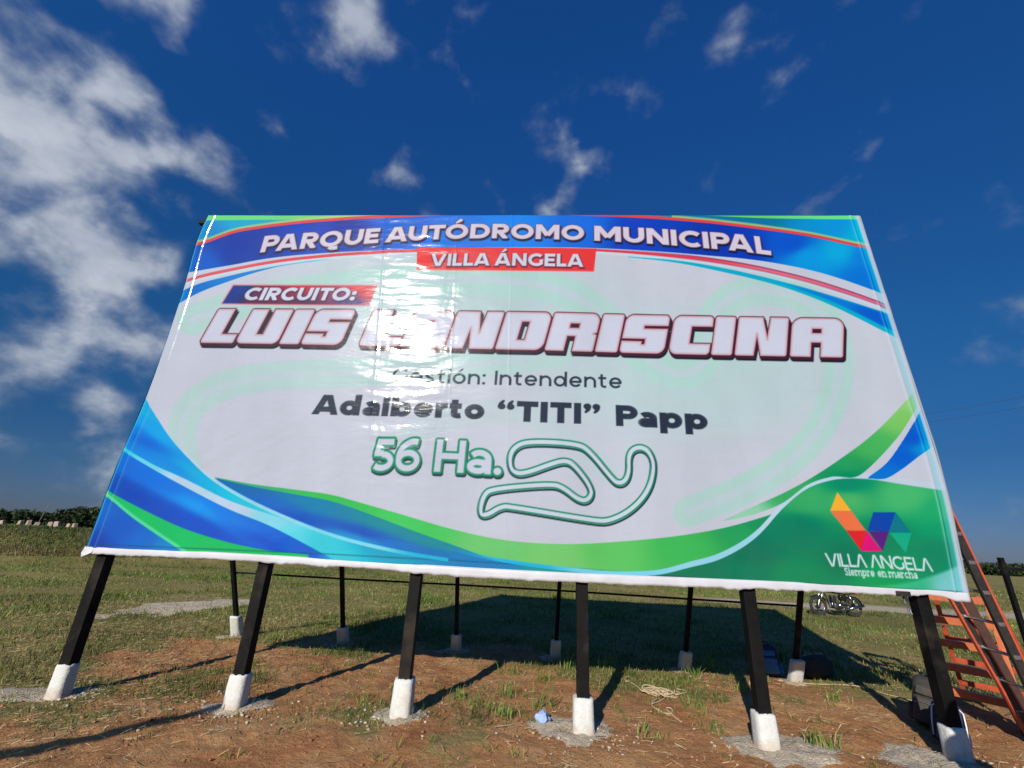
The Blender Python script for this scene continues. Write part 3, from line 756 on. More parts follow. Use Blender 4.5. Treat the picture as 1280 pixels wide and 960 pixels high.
def text(words, base, cap, w, painter, italic=0.0, slab=False, gap=.11, blk=False, off=(0, 0)):
    """words: (string, px0, px1); base and cap: curves over px; painter(d_px, index) paints the ART"""
    for wd_, p0, p1 in words:
        adv = [(BLK[c][0] if blk else glyph(c, w, slab)[0]) for c in wd_]
        krn = [KERN.get(wd_[q:q + 2], 0) for q in range(len(wd_))]; tot = sum(adv) + gap * (len(wd_) - 1) + sum(krn); cm = cap((p0 + p1) / 2)
        q = (PX > p0 - 45) & (PX < p1 + 45) & (PY > base(PX) - cm * 1.6 - 12) & (PY < base(PX) + cm * .5 + 14)
        ii = np.nonzero(q); x = PX[ii] - off[0]; y = PY[ii] - off[1]
        x0 = x.copy()
        for _ in range(3):
            dy = base(x0) - y; x0 = x - ((735 - x0) / (1080 + y) + italic) * dy
        c_ = cap(x0); Y = (base(x0) - y) / c_; T = (x0 - p0) / (p1 - p0) * tot
        sc = (p1 - p0) / tot
        d = np.full(x.shape, 99.0); t0 = 0
        for c, a_, kq in zip(wd_, adv, krn):
            m_ = (T > t0 - .5) & (T < t0 + a_ + .5)
            if m_.any():
                e, _ = blk_sdf(c, T[m_] - t0, Y[m_]) if blk else glyph_sdf(c, T[m_] - t0, Y[m_], w, slab)
                d[m_] = np.minimum(d[m_], e * (.5 * c_[m_] + .5 * sc))
            t0 += a_ + gap + kq
        painter(ii, d)


def put(ii, mask, col):
    mask = np.clip(mask, 0, 1)[:, None]; ART[ii] = ART[ii] * (1 - mask) + np.asarray(col) * mask


def cov(d, o=0.0, s=1.0): return np.clip(.5 - (d - o) / s, 0, 1)


def K(*p): return crv(*p)


hb = K((300, 318), (325, 315), (400, 308.5), (472, 303), (520, 300), (567, 298), (610, 297.5), (651, 298), (700, 299), (745, 300.6), (800, 303.5), (872, 309), (920, 313), (964, 318.5))
hc = K((320, 20.5), (480, 18.5), (620, 18), (760, 18.5), (960, 22))
WH = [('PARQUE', 324.5, 472), ('AUTÓDROMO', 481, 730), ('MUNICIPAL', 743, 964.5)]
text(WH, hb, hc, .235, lambda ii, d: put(ii, cov(d, 1.3, 1.6) * .95, c255(22, 14, 40)), off=(.8, 2.2))
text(WH, hb, hc, .235, lambda ii, d: (put(ii, cov(d, .9, 1.2) * .8, c255(140, 60, 80)), put(ii, cov(d, .1), c255(220, 206, 216))))
# VILLA ÁNGELA on its red plate
redbox = [(521, 308.5), (745.5, 310.5), (742.5, 339), (521, 336.8)]
d = quad_px(redbox); paint(cov(d), c255(226, 60, 50)); paint(cov(np.abs(d + .2), .6, 1) * (PY > 330), c255(240, 110, 95))
WV = [('VILLA', 537.5, 611.5), ('ÁNGELA', 618, 729)]
vb = K((530, 332), (630, 331.6), (735, 333.3)); vc = K((530, 15), (735, 15.6))
text(WV, vb, vc, .22, lambda ii, d: put(ii, cov(d, 1.2, 1.5) * .85, c255(85, 15, 35)), off=(.4, 1.4))
text(WV, vb, vc, .22, lambda ii, d: put(ii, cov(d, .15), c255(215, 212, 222)))
# CIRCUITO plate
cbx = [(291.4, 356.4), (470.8, 357), (461, 381), (277.6, 379)]
d = quad_px(cbx)
paint(cov(d, 1.2, 1.4), c255(215, 120, 125))
paint(cov(d, -.2), idw(PX, PY, ((285, 375, (25, 45, 130)), (300, 362, (28, 50, 140)), (315, 376, (95, 20, 55)), (330, 360, (130, 20, 45)), (380, 358, (200, 35, 40)), (380, 377, (85, 30, 70)), (450, 360, (220, 60, 55)), (440, 377, (85, 60, 125)), (465, 365, (210, 80, 85))), 1.8))
WC = [('CIRCUITO:', 302.5, 442)]
ccb = K((280, 374.5), (460, 375.3)); ccc = K((280, 15.5), (460, 15.8))
text(WC, ccb, ccc, .24, lambda ii, d: put(ii, cov(d, 1.2, 1.6) * .7, c255(60, 20, 50)), .20, off=(.5, 1.2))
text(WC, ccb, ccc, .24, lambda ii, d: put(ii, cov(d, .15), c255(218, 215, 226)), .20)
# LUIS LANDRISCINA
lb = K((240, 427.6), (330, 428.8), (440, 431), (560, 434.5), (680, 437), (780, 440), (900, 443), (1060, 446.5)); lc_ = K((240, 41.5), (440, 43.5), (560, 45.5), (700, 46.5), (850, 47), (1060, 48))
WL = [('L', 249.5, 290), ('U', 293.5, 345), ('I', 348.5, 372.5), ('S', 375.5, 425), ('L', 448.5, 497), ('A', 500, 554), ('N', 556.5, 615.5), ('D', 619, 677.5), ('R', 681, 740.5), ('I', 744, 771), ('S', 774.5, 829.5), ('C', 836, 886), ('I', 889.5, 914.5), ('N', 919, 982.5), ('A', 988, 1053.5)]
li = .24
text(WL, lb, lc_, 0, lambda ii, d: put(ii, cov(d, 1.9, 1.4), c255(14, 8, 12)), li, blk=True, off=(2.2, 4.9))
text(WL, lb, lc_, 0, lambda ii, d: put(ii, cov(d, 1.9, 1.4), c255(62, 18, 24)), li, blk=True, off=(1.0, 2.6))
def lp(ii, d):
    put(ii, cov(d, 1.6, 1.0), c255(70, 18, 24)); put(ii, cov(d, .6, 1.0), c255(196, 120, 124))
    put(ii, np.clip((-d + .5) / 3.2, 0, 1) ** .5, c255(214, 209, 221))
text(WL, lb, lc_, 0, lp, li, blk=True)
# dedication
ib = K((490, 477), (560, 479), (618, 480.7), (700, 482.6), (778, 485)); ic = K((490, 17.2), (778, 18))
dk = c255(38, 42, 54)
text([('Gestión:', 489, 606), ('Intendente', 618, 777.5)], ib, ic, .145, lambda ii, d: put(ii, cov(d, .1), dk), gap=.16)
ab = K((389, 517.6), (500, 520.5), (604, 524), (650, 526.5), (728, 529.5), (770, 531.8), (885, 537)); ac = K((389, 24.5), (604, 25), (730, 26), (885, 26))
text([('Adalberto', 389.5, 604.5), ('“TITI”', 621, 750.5), ('Papp', 770.5, 885.5)], ab, ac, .262, lambda ii, d: put(ii, cov(d, .1), dk), gap=.10)
# 56 Ha.
hb2 = K((450, 588), (530, 588.5), (580, 590.5), (640, 594)); hc2 = K((450, 39), (640, 39.5))
W5 = [('56', 461.5, 522.5), ('Ha.', 542.5, 625.5)]
text(W5, hb2, hc2, .165, lambda ii, d: put(ii, cov(d, 3.4, 1.2), c255(28, 52, 52)), off=(.8, 3.0))
text(W5, hb2, hc2, .165, lambda ii, d: (put(ii, cov(d, 3.3, 1.0), c255(18, 128, 88)), put(ii, cov(d, 1.6, 1.0) * .4, c255(70, 170, 130)), put(ii, cov(d, .4), c255(212, 206, 218))))
# circuit plan
cp = [(630, 330), (645, 292), (690, 273), (840, 281), (880, 303), (948, 388), (968, 404), (990, 396), (1000, 365), (998, 322), (1012, 297), (1040, 291), (1066, 308), (1078, 352), (1062, 425), (1010, 485), (940, 520), (890, 518), (640, 476), (606, 474), (560, 504), (538, 494), (553, 438), (580, 420), (760, 405), (798, 416), (850, 458), (880, 452), (886, 415), (830, 343), (802, 333), (770, 340), (672, 376), (640, 366)]
cp = smooth_path([(380 + x / 2.4615, 440 + y / 2.4615) for x, y in cp], 3, True)
ii = np.nonzero((PX > 585) & (PX < 832) & (PY > 540) & (PY < 662))
d = polydist(PX[ii], PY[ii], cp, True); d2 = polydist(PX[ii] - .8, PY[ii] - 2.6, cp, True)
put(ii, cov(np.abs(d2 - 3.6), 1.3, 1.0), c255(28, 46, 50)); put(ii, cov(d, 4.6, 1.0), c255(22, 132, 92)); put(ii, cov(d, 2.5, .9), c255(212, 212, 222))
put(ii, cov(np.abs(d2 - 2.6), .7, .9) * cov(np.abs(d - 2.6), 1.0, .8) * .8, c255(28, 50, 55))
# municipal mark
for pts, c_ in ((((262, 140), (358, 270), (212, 270)), (248, 172, 55)), (((212, 270), (358, 270), (462, 408), (325, 408)), (238, 115, 70)), (((325, 408), (462, 408), (500, 455), (430, 550)), (222, 45, 48)),
                (((468, 412), (580, 552), (425, 550)), (222, 28, 115)), (((512, 280), (668, 280), (622, 412), (472, 408)), (18, 60, 160)), (((668, 280), (778, 423), (622, 415)), (5, 112, 128)),
                (((480, 412), (622, 412), (580, 548)), (105, 28, 118)), (((625, 423), (778, 423), (740, 562)), (5, 165, 125))):
    q = [(1000 + x / 5.565, 590 + y / 5.565) for x, y in pts]; d = quad_px(q); paint(cov(d) * .97, c255(*c_))
nb = K((1030, 707.5), (1090, 709.5), (1168, 714.5)); nc = K((1030, 16), (1168, 16))
text([('VILLA', 1034.5, 1084.5), ('ANGELA', 1090.5, 1167)], nb, nc, .125, lambda ii, d: put(ii, cov(d, .25), c255(215, 225, 225)), -.04, slab='thin', gap=.10)
sb_ = K((1050, 718.5), (1150, 723.3)); sc_ = K((1050, 9.2), (1150, 9.4))
text([('Siempre', 1057, 1094), ('en', 1098.5, 1108.5), ('marcha', 1112.5, 1148)], sb_, sc_, .15, lambda ii, d: put(ii, cov(d, .2), c255(212, 228, 224)), slab=True, gap=.20)

lin = np.where(ART <= .04045, ART / 12.92, ((ART + .055) / 1.055) ** 2.4)
# ink saturation: what the sun and sky add back as gloss is taken off here
lin *= np.array([.515, .56, .615])
mxc = lin.max(-1); bl_ = np.clip(lin[..., 2] / (lin[..., 1] + .01) - .9, 0, 1); lin[..., 0] *= 1 - bl_ * (.85 - .85 * lin[..., 0] / mxc); satn = 1 - lin.min(-1) / mxc; lin *= (1 + .14 * satn)[..., None]

m, N, Lk, b = newmat('glossy_printed_vinyl')
at = N.new('ShaderNodeAttribute'); at.attribute_name = 'Col'
tc = N.new('ShaderNodeTexCoord'); P = tc.outputs['Object']
grime = noise(N, Lk, P, 1.3, 6, .6, 0, (1, 1, .35))
hs = N.new('ShaderNodeHueSaturation'); hs.inputs['Saturation'].default_value = 1.03; Lk.new(at.outputs['Color'], hs.inputs['Color'])
vr = N.new('ShaderNodeMapRange'); Lk.new(grime, vr.inputs[0]); vr.inputs[1].default_value = .3; vr.inputs[2].default_value = .7; vr.inputs[3].default_value = .92; vr.inputs[4].default_value = 1.04
Lk.new(vr.outputs[0], hs.inputs['Value'])
Lk.new(hs.outputs[0], b.inputs['Base Color'])
b.inputs['Roughness'].default_value = .5; b.inputs['Specular IOR Level'].default_value = .06
b.inputs['Coat Weight'].default_value = 1.0; b.inputs['Coat Roughness'].default_value = .108
bp = N.new('ShaderNodeBump'); w1 = noise(N, Lk, P, 5, 5, .55, .3, (1, 1, 3.2)); Lk.new(w1, bp.inputs['Height'])
bp.inputs['Strength'].default_value = .35; bp.inputs['Distance'].default_value = .006
Lk.new(bp.outputs[0], b.inputs['Normal']); Lk.new(bp.outputs[0], b.inputs['Coat Normal'])
M['vinyl'] = m
M['hem'] = simple('white_vinyl_hem', (.45, .46, .51), (.39, .40, .44), .5, 0, 5, .15, .004)

board = empty('billboard', (0, 0, 0), label='wide white, blue and green printed billboard on black steel posts in white footings', cat='billboard')
idx = np.arange((NX + 1) * (NZ + 1)).reshape(NX + 1, NZ + 1)
Fq = np.stack([idx[:-1, :-1], idx[1:, :-1], idx[1:, 1:], idx[:-1, 1:]], -1).reshape(-1, 4)
ban = npmesh('banner', np.stack([shx(BX), BY, shz(BZ)], -1).reshape(-1, 3), Fq, M['vinyl'], board, True, lin.reshape(-1, 3))

# ragged white hem hanging under the print
n = 420; u = np.linspace(0, 1, n + 1); hx = -.03 + u * 9.99
pxh = np.interp(u, [0, 1], [105, 1213])
hb_ = .072 + .014 * fbm(u * 14, u * 0, 91, 3) + .026 * np.maximum(0, fbm(u * 60, u * 0, 92, 4, .7)) + .006 * fbm(u * 190, u * 0, 94, 2) + .02 * sstep(.35, .45, u) * sstep(.75, .6, u)
hb_ = hb_ + .02 * sstep(.975, 1, u) - .03 * sstep(.93, .96, u) * sstep(.99, .96, u)
V = []
for k in range(5):
    t = k / 4
    yy = -.098 - .003 * math.sin(t * 2.2) - .005 * fbm(u * 30, u * 0 + t * 2, 93, 3) * t
    zz = 1.458 - .004 * u + .012 * np.sin(u * 9) + .012 - (hb_ + .012) * t
    V.append(np.stack([shx(hx), yy + .004 * (k == 0), shz(zz)], -1))
V = np.stack(V, 1).reshape(-1, 3); idx = np.arange((n + 1) * 5).reshape(n + 1, 5)
Fh = np.stack([idx[:-1, 1:], idx[1:, 1:], idx[1:, :-1], idx[:-1, :-1]], -1).reshape(-1, 4)
hem = npmesh('hem', V, Fh, M['hem'], board, True)
so_ = hem.modifiers.new('thick', 'SOLIDIFY'); so_.thickness = .002
# side return on the right: white cloth wrapped round the frame
zz = np.linspace(1.40, 6.465, 120); V = []
for k, (ox, oy) in enumerate(((-.004, -.099), (.030, -.085), (.045, -.03), (.05, .05))):
    V.append(np.stack([shx(xr(zz) + ox + .006 * fbm(zz * 3, zz * 0 + k, 15, 2)), zz * 0 + oy, shz(zz)], -1))
V = np.stack(V, 1).reshape(-1, 3); idx = np.arange(120 * 4).reshape(120, 4)
Fh = np.stack([idx[:-1, :-1], idx[:-1, 1:], idx[1:, 1:], idx[1:, :-1]], -1).reshape(-1, 4)
npmesh('wrapped_edge', V, Fh, M['hem'], board, True)
zz = np.linspace(1.42, 6.42, 120); V = []
for k, (ox, oy) in enumerate(((.003, -.099), (-.012, -.08), (-.02, -.03), (-.022, .05))):
    V.append(np.stack([shx(xl(zz) + ox), zz * 0 + oy, shz(zz)], -1))
V = np.stack(V, 1).reshape(-1, 3)
npmesh('wrapped_edge', V, Fh[:, ::-1], M['hem'], board, True)
# loose lower left corner of the cloth
bm = bmesh.new()
cpts = [(-.03, -.09, 1.47), (.10, -.10, 1.45), (.09, -.11, 1.405), (.04, -.12, 1.375), (-.02, -.11, 1.355), (-.045, -.10, 1.40)]
f0 = bm.faces.new([bm.verts.new((shx(p[0]), p[1], shz(p[2]))) for p in cpts]); r = bmesh.ops.extrude_face_region(bm, geom=[f0])
for v in [g for g in r['geom'] if isinstance(g, bmesh.types.BMVert)]: v.co += Vector((0, .05, 0))
bobj('loose_corner', bm, M['hem'], board)

# steel frame, posts, footings, braces
postx = [.275, 2.135, 3.985, 5.86, 7.69, 9.55]
POSTB = [pix(px, py, 2, 0.0) for px, py in ((70, 867), (289, 884), (501, 897), (731, 921), (962, 933), (1218, 957))]


def gz(x, y): return float(ground_z(np.array([x]), np.array([y]))[0])


def footing(x, y, w, h, parent, seed, tilt=(0, 0)):
    """rough cast square footing, limewashed"""
    r = random.Random(seed); bm = bmesh.new(); rings = []
    for k, (t, s) in enumerate(((-.15, 1.12), (.0, 1.06), (.25, 1.03), (.6, 1.0), (.9, .98), (1.0, .93), (1.0, .45))):
        ring = []
        for q in range(20):
            a = 2 * math.pi * q / 20; c, s_ = math.cos(a), math.sin(a); e = (abs(c) ** 5 + abs(s_) ** 5) ** (-1 / 5)
            rr = w / 2 * e * s * (1 + r.uniform(-.018, .018))
            ring.append(bm.verts.new((x + rr * c + tilt[0] * t, y + rr * s_ + tilt[1] * t, h * t + (r.uniform(-.008, .008) if k < 5 else r.uniform(-.012, .004)) + (.0 if k < 6 else .006))))
        rings.append(ring)
    for A, B in zip(rings[:-1], rings[1:]):
        for q in range(20): bm.faces.new((A[q], A[(q + 1) % 20], B[(q + 1) % 20], B[q]))
    bm.faces.new(rings[-1])
    return bobj('footing', bm, M['white_paint'], parent, True)


def pad(x, y, rx, ry, ang, parent, seed, h=.022):
    """flat skirt of spilt concrete"""
    nr, na = 14, 56; V = [(x, y, h)]; r = np.random.default_rng(seed); Z0 = gz(x, y)
    V[0] = (x, y, Z0 + h)
    for i in range(1, nr + 1):
        t = i / nr
        for k in range(na):
            a = 2 * math.pi * k / na; e = 1 + .28 * float(fbm(np.array([math.cos(a) * 1.7 + seed]), np.array([math.sin(a) * 1.7]), seed, 4, .6)[0]) * 1.3
            px_, py_ = rx * e * t * math.cos(a), ry * e * t * math.sin(a)
            X = x + px_ * math.cos(ang) - py_ * math.sin(ang); Y = y + px_ * math.sin(ang) + py_ * math.cos(ang)
            z = gz(X, Y) + h * (1 - t ** 2.2) * (.7 + .9 * float(fbm(np.array([X * 6]), np.array([Y * 6]), seed + 3, 3, .6)[0])) - .020 * t ** 4 + .006
            V.append((X, Y, z))
    F3 = [[0, 1 + k, 1 + (k + 1) % na] for k in range(na)]
    bm = bmesh.new(); vs = [bm.verts.new(v) for v in V]
    for f in F3: bm.faces.new([vs[i] for i in f])
    for i in range(nr - 1):
        for k in range(na):
            a, b_ = 1 + i * na + k, 1 + i * na + (k + 1) % na; bm.faces.new((vs[a], vs[a + na], vs[b_ + na], vs[b_]))
    return bobj('concrete_skirt', bm, M['concrete'], parent, True)


for i, pb in enumerate(POSTB):
    x, y = pb[0], .02
    bm = bmesh.new(); bar(bm, (x, y, -.1), (x, y + .0, 6.27), .125, .125, (0, 1, 0), .006); p = bobj('post', bm, M['black_steel'], board)
    footing(x, y, (.17, .19, .205, .205, .20, .18)[i], (.275, .29, .35, .295, .265, .26)[i], p, i + 1)
    sk = ((.75, .26, .35), (.42, .28, .5), (.36, .26, .2), (.48, .40, 0), (.60, .44, .1), (.55, .45, .2))[i]
    off = ((-.32, -.02), (.0, .05), (.0, .02), (-.10, .05), (.12, .0), (-.3, -.05))[i]
    pad(x + off[0], y + off[1], *sk, p, 40 + i)
REARB = [(297, 795, .30), (429, 805, .24), (570, 813, .22), (694, 822, .24), (855, 838, .25), (993, 851, .27)]
braces = []
for i, (px, py, fh) in enumerate(REARB):
    g = pix(px, py, 2, 0.0); x, y = g[0], g[1]
    tx = x + .12 if i < 5 else x + .05
    bm = bmesh.new(); bar(bm, (x, y + .05, -.1), (tx, .10, 5.6), .062, .062, (1, 0, 0), .003); p = bobj('brace', bm, M['black_steel'], board)
    footing(x, y - .005, .17, fh + .04, p, i + 21, (.008, -(fh + .04) * .56)); braces.append((x, y, tx))
    pad(x - .05, y, .34 if i < 3 else .22, .22, .3, p, 60 + i, .025)


def on_brace(i, z):
    x, y, tx = braces[i]; t = (z + .1) / 5.7; return Vector((x + (tx - x) * t, y + .05 + (.05 - y) * t, z))


bm = bmesh.new()
for i in range(5): bar(bm, on_brace(i, 1.06) + Vector((0, .04, 0)), on_brace(i + 1, 1.06) + Vector((0, .04, 0)), .028, .028)
bobj('tie_bar', bm, M['black_steel'], board)
for z in (1.53, 2.7, 3.95, 5.1, 6.25):
    bm = bmesh.new(); bar(bm, (.17, -.0525, z), (9.82, -.0525, z), .04, .03, (0, 1, 0)); bobj('frame_rail', bm, M['black_steel'], board)
for x in (.17, 9.82):
    bm = bmesh.new(); bar(bm, (x, -.02, 1.5), (x, -.02, 6.26), .05, .04, (0, 1, 0)); bobj('frame_upright', bm, M['black_steel'], board)
bm = bmesh.new(); c = pix(254, 279, 1, 0.0); bar(bm, (c[0] - .05, .0, c[2]), (c[0] + .2, .0, c[2] + .02), .07, .06); bar(bm, (c[0] + .0, .0, c[2] - .03), (c[0] + .1, .0, c[2] + .09), .03, .03)
bobj('frame_lug', bm, M['black_steel'], board)
# clamp with a knotted tie hanging below the lower right edge
bm = bmesh.new(); c = pix(1130, 745, 1, -.13)
bar(bm, (c[0] - .06, c[1], c[2] + .02), (c[0] + .06, c[1], c[2] + .02), .035, .05); bar(bm, (c[0], c[1], c[2] + .02), (c[0] + .01, c[1], c[2] - .05), .03, .03)
cl = bobj('hanging_clamp', bm, M['dark_metal'], board)
bm = bmesh.new(); tube(bm, [(c[0] + .0, c[1], c[2] - .03), (c[0] - .012, c[1] - .01, c[2] - .07), (c[0] + .018, c[1], c[2] - .11), (c[0] + .008, c[1], c[2] - .15)], .012, 6)
tube(bm, [(c[0] - .01, c[1], c[2] - .06), (c[0] + .02, c[1] + .01, c[2] - .10), (c[0] + .035, c[1], c[2] - .17)], .008, 6)
bobj('tie', bm, M['alu'], cl)


# ================================================================== things beside and behind the billboard
def rounded(bm, sx, sy, sz, loc=(0, 0, 0), bev=.3, seg_=3, taper=0.0):
    """soft box, base at loc"""
    r = bmesh.ops.create_cube(bm, size=1); vs = r['verts']
    for v in vs:
        k = 1 - taper * (v.co.z + .5)
        v.co = Vector((v.co.x * sx * k, v.co.y * sy * k, (v.co.z + .5) * sz))
    es = list({e for v in vs for e in v.link_edges})
    r2 = bmesh.ops.bevel(bm, geom=es, offset=min(sx, sy, sz) * bev, segments=seg_, affect='EDGES', profile=.5)
    allv = {v for f in r2['faces'] for v in f.verts} | {v for v in vs if v.is_valid}
    bmesh.ops.translate(bm, verts=list(allv), vec=loc)
    return allv


def crumple(bm, amp, sc, seed=0):
    for v in bm.verts:
        c = v.co
        v.co += Vector([amp * float(vnoise(np.array([c.x * sc + 9 * k]), np.array([c.y * sc + c.z * sc * 1.3 + 5 * k]), seed + k)[0]) * 2 for k in range(3)])


def backpack(loc, rz, lean, s, body, front, label, cat='backpack', accent=None, group=None):
    t = empty('backpack', loc, rz, label=label, cat=cat, group=group); t.rotation_euler = (lean[0], lean[1], rz)
    W_, D_, H_ = .31 * s, .17 * s, .46 * s
    bm = bmesh.new(); rounded(bm, W_, D_, H_, bev=.42, seg_=4, taper=.12); bmesh.ops.subdivide_edges(bm, edges=bm.edges[:], cuts=1, use_grid_fill=True); crumple(bm, .010, 9, 3); bobj('body', bm, body, t, True)
    bm = bmesh.new(); rounded(bm, W_ * .82, .09 * s, H_ * .50, (0, -D_ * .56, .03), .42, 3, .10); crumple(bm, .006, 12, 5); p = bobj('front_pocket', bm, front, t, True)
    bm = bmesh.new(); rounded(bm, W_ * .70, .05 * s, H_ * .20, (0, -D_ * .50, H_ * .60), .42, 3, .12); crumple(bm, .005, 12, 5); bobj('top_pocket', bm, front, t, True)
    bm = bmesh.new(); tube(bm, [(-W_ * .34, -D_ * .56 - .05 * s, H_ * .44), (-W_ * .1, -D_ * .56 - .055 * s, H_ * .475), (W_ * .1, -D_ * .56 - .055 * s, H_ * .475), (W_ * .34, -D_ * .56 - .05 * s, H_ * .44)], .004, 5); bobj('zip', bm, accent or M['alu'], p, True)
    bm = bmesh.new(); tube(bm, [(math.cos(a) * .055 * s, D_ * .1, H_ * .985 + math.sin(a) * .055 * s) for a in np.linspace(-.1, math.pi + .1, 9)], .010 * s, 6); bobj('handle', bm, body, t, True)
    for sx in (-1, 1):
        bm = bmesh.new()
        pts = [(sx * W_ * .22, D_ * .46, H_ * .93), (sx * W_ * .30, D_ * .85, H_ * .80), (sx * W_ * .36, D_ * .95, H_ * .45), (sx * W_ * .42, D_ * .55, H_ * .10)]
        for a, b_ in zip(pts[:-1], pts[1:]): bar(bm, a, b_, .045 * s, .012 * s, (0, 1, 0), .002)
        bobj('shoulder_strap', bm, body, t)
        bm = bmesh.new(); rounded(bm, .06 * s, D_ * .7, H_ * .34, (sx * W_ * .48, 0, .03), .4, 3, .1); bobj('side_pocket', bm, front, t, True)
    return t


g = pix(1168, 915, 2, 0)
backpack((9.93, .92, gz(9.93, .92)), rad(-48), (rad(-8), rad(8)), 1.12, M['black_fabric'], M['grey_fabric'], 'black backpack with grey front pocket standing against the rightmost front post')
b2 = backpack((9.70, .40, gz(9.7, .40) + .0), rad(-40), (rad(-12), rad(6)), .86, M['navy_fabric'], M['navy_fabric'], 'small navy backpack with white piping tucked behind the rightmost white footing', accent=M['cloth_white'])
for sx in (-1, 1):
    bm = bmesh.new(); tube(bm, [(sx * .128, -.066, .06), (sx * .13, -.072, .2), (sx * .12, -.065, .32), (sx * .06, -.03, .385)], .007, 6); bobj('piping', bm, M['cloth_white'], b2, True)
# blue and navy bags lying in the shade by the last rear footing
backpack((9.12, 2.82, gz(9.1, 2.8)), rad(-20), (rad(-14), rad(-6)), .95, M['navy_fabric'], M['blue_fabric'], 'blue backpack slumped in the shade left of the last rear footing')
t = empty('duffel_bag', (9.83, 2.90, gz(9.8, 2.9)), rad(28), label='dark rounded holdall lying in the shade right of the last rear footing', cat='bag')
bm = bmesh.new(); rounded(bm, .62, .30, .33, bev=.45, seg_=4); bmesh.ops.subdivide_edges(bm, edges=bm.edges[:], cuts=1, use_grid_fill=True); crumple(bm, .018, 6, 8); bobj('body', bm, M['black_fabric'], t, True)
for sy in (-1, 1):
    bm = bmesh.new(); tube(bm, [(-.14, sy * .10, .30), (-.10, sy * .09, .40), (0, sy * .08, .43), (.10, sy * .09, .40), (.14, sy * .10, .30)], .011, 6); bobj('handle', bm, M['grey_fabric'], t, True)
bm = bmesh.new(); tube(bm, [(-.26, 0, .325), (0, 0, .338), (.26, 0, .325)], .006, 5); bobj('zip', bm, M['alu'], t)

# --- extension ladder, orange rails and grey rungs, leaning on the right end of the frame
lad = empty('extension_ladder', (10.62, .38, gz(10.62, .38)), label='tall ladder with orange rails and grey rungs leaning behind the right end of the billboard', cat='ladder')
o0 = Vector(lad.location)


def lrail(k, z, dx=0): # k 0 near, 1 far
    return Vector(((10.585 - .185 * z if k == 0 else 10.70 - .315 * z) + dx, .20 if k == 0 else .57, z)) - o0


for k, nm in ((0, 'rail'), (1, 'rail')):
    bm = bmesh.new(); a, b_ = lrail(k, .02), lrail(k, 4.4)
    bar(bm, a, b_, .020, .075, (1, 0, 0), .003); rl = bobj('rail', bm, M['dark_metal'], lad)
    bm = bmesh.new(); bar(bm, a + Vector((.045, 0, 0)), b_ + Vector((.045, 0, 0)), .036, .020, (1, 0, 0), .002); bobj('flange', bm, M['orange_red'], rl)
    bm = bmesh.new(); bar(bm, a + Vector((-.047, 0, 0)), b_ + Vector((-.047, 0, 0)), .036, .020 if k == 0 else .024, (1, 0, 0), .002); bobj('flange', bm, M['dark_metal'] if k == 0 else M['orange_red'], rl)
    bm = bmesh.new(); bar(bm, a + Vector((0, 0, -.02)), a + Vector((-.015, 0, .09)), .045, .10, (1, 0, 0), .004); bobj('foot', bm, M['rubber'], rl)
for i in range(14):
    z = .24 + i * .305; bm = bmesh.new(); tube(bm, [lrail(0, z - .0), lrail(1, z + .03)], .017, 8); rg = bobj('rung', bm, M['alu'], lad, True)
    for q, zz_ in ((0, z), (1, z + .03)):
        bm = bmesh.new(); c = lrail(q, zz_); bar(bm, c + Vector((-.04, 0, 0)), c + Vector((.03, 0, 0)), .035, .040, (0, 0, 1), .006); bobj('rung_bracket', bm, M['alu'], rg)

# --- orange step ladder with broad treads, standing open behind the last post
stp = empty('step_ladder', (10.95, 1.25, gz(10.95, 1.25)), label='orange stepladder with broad flat treads standing open behind the rightmost post', cat='ladder')
o0 = Vector((10.95, 1.25, 0)); dirx = Vector((-.548, .836, 0)); nrm_ = Vector((.836, .548, 0))


def sp_(s_, z, back=0.0):  # s_ along the tread, z height, back towards the rear legs
    return dirx * s_ + nrm_ * back + Vector((0, 0, z))


for s0, s1 in ((-.28, -.13), (.55, .41)):
    bm = bmesh.new(); bar(bm, sp_(s0, .0, -.10), sp_(s1, 1.75, .30), .03, .055, dirx, .003); rl = bobj('front_rail', bm, M['orange'], stp)
    bm = bmesh.new(); bar(bm, sp_(s0 * 1.0 - .0, .0, .95), sp_(s1, 1.73, .36), .028, .05, dirx, .003); bobj('rear_rail', bm, M['orange_red'], stp)
for i, z in enumerate((.27, .54, .81, 1.08, 1.36)):
    t = z / 1.75; a = -.28 + .15 * t; b_ = .55 - .14 * t; bk = -.10 + .40 * t
    bm = bmesh.new(); bar(bm, sp_(a, z, bk), sp_(b_, z, bk), .105, .028, (0, 0, 1), .004)
    bar(bm, sp_(a, z - .03, bk - .05), sp_(b_, z - .03, bk - .05), .012, .075, (0, 0, 1)); bobj('tread', bm, M['orange'], stp)
for i, z in enumerate((.22, .50, .78, 1.06, 1.34)):
    t = z / 1.75; a = -.28 + .15 * t; b_ = .55 - .14 * t; bk = .95 - .59 * t
    bm = bmesh.new(); bar(bm, sp_(a, z, bk), sp_(b_, z, bk), .02, .065, (0, 0, 1), .003); bobj('rear_brace', bm, M['orange_red'], stp)
bm = bmesh.new(); bar(bm, sp_(-.17, 1.76, .33), sp_(.43, 1.76, .33), .20, .05, (0, 0, 1), .01); bobj('top_cap', bm, M['dark_metal'], stp)
for s_ in (-.2, .46):
    bm = bmesh.new(); bar(bm, sp_(s_, .95, .12), sp_(s_, .95, .63), .02, .008, (0, 0, 1)); bobj('spreader', bm, M['alu'], stp)

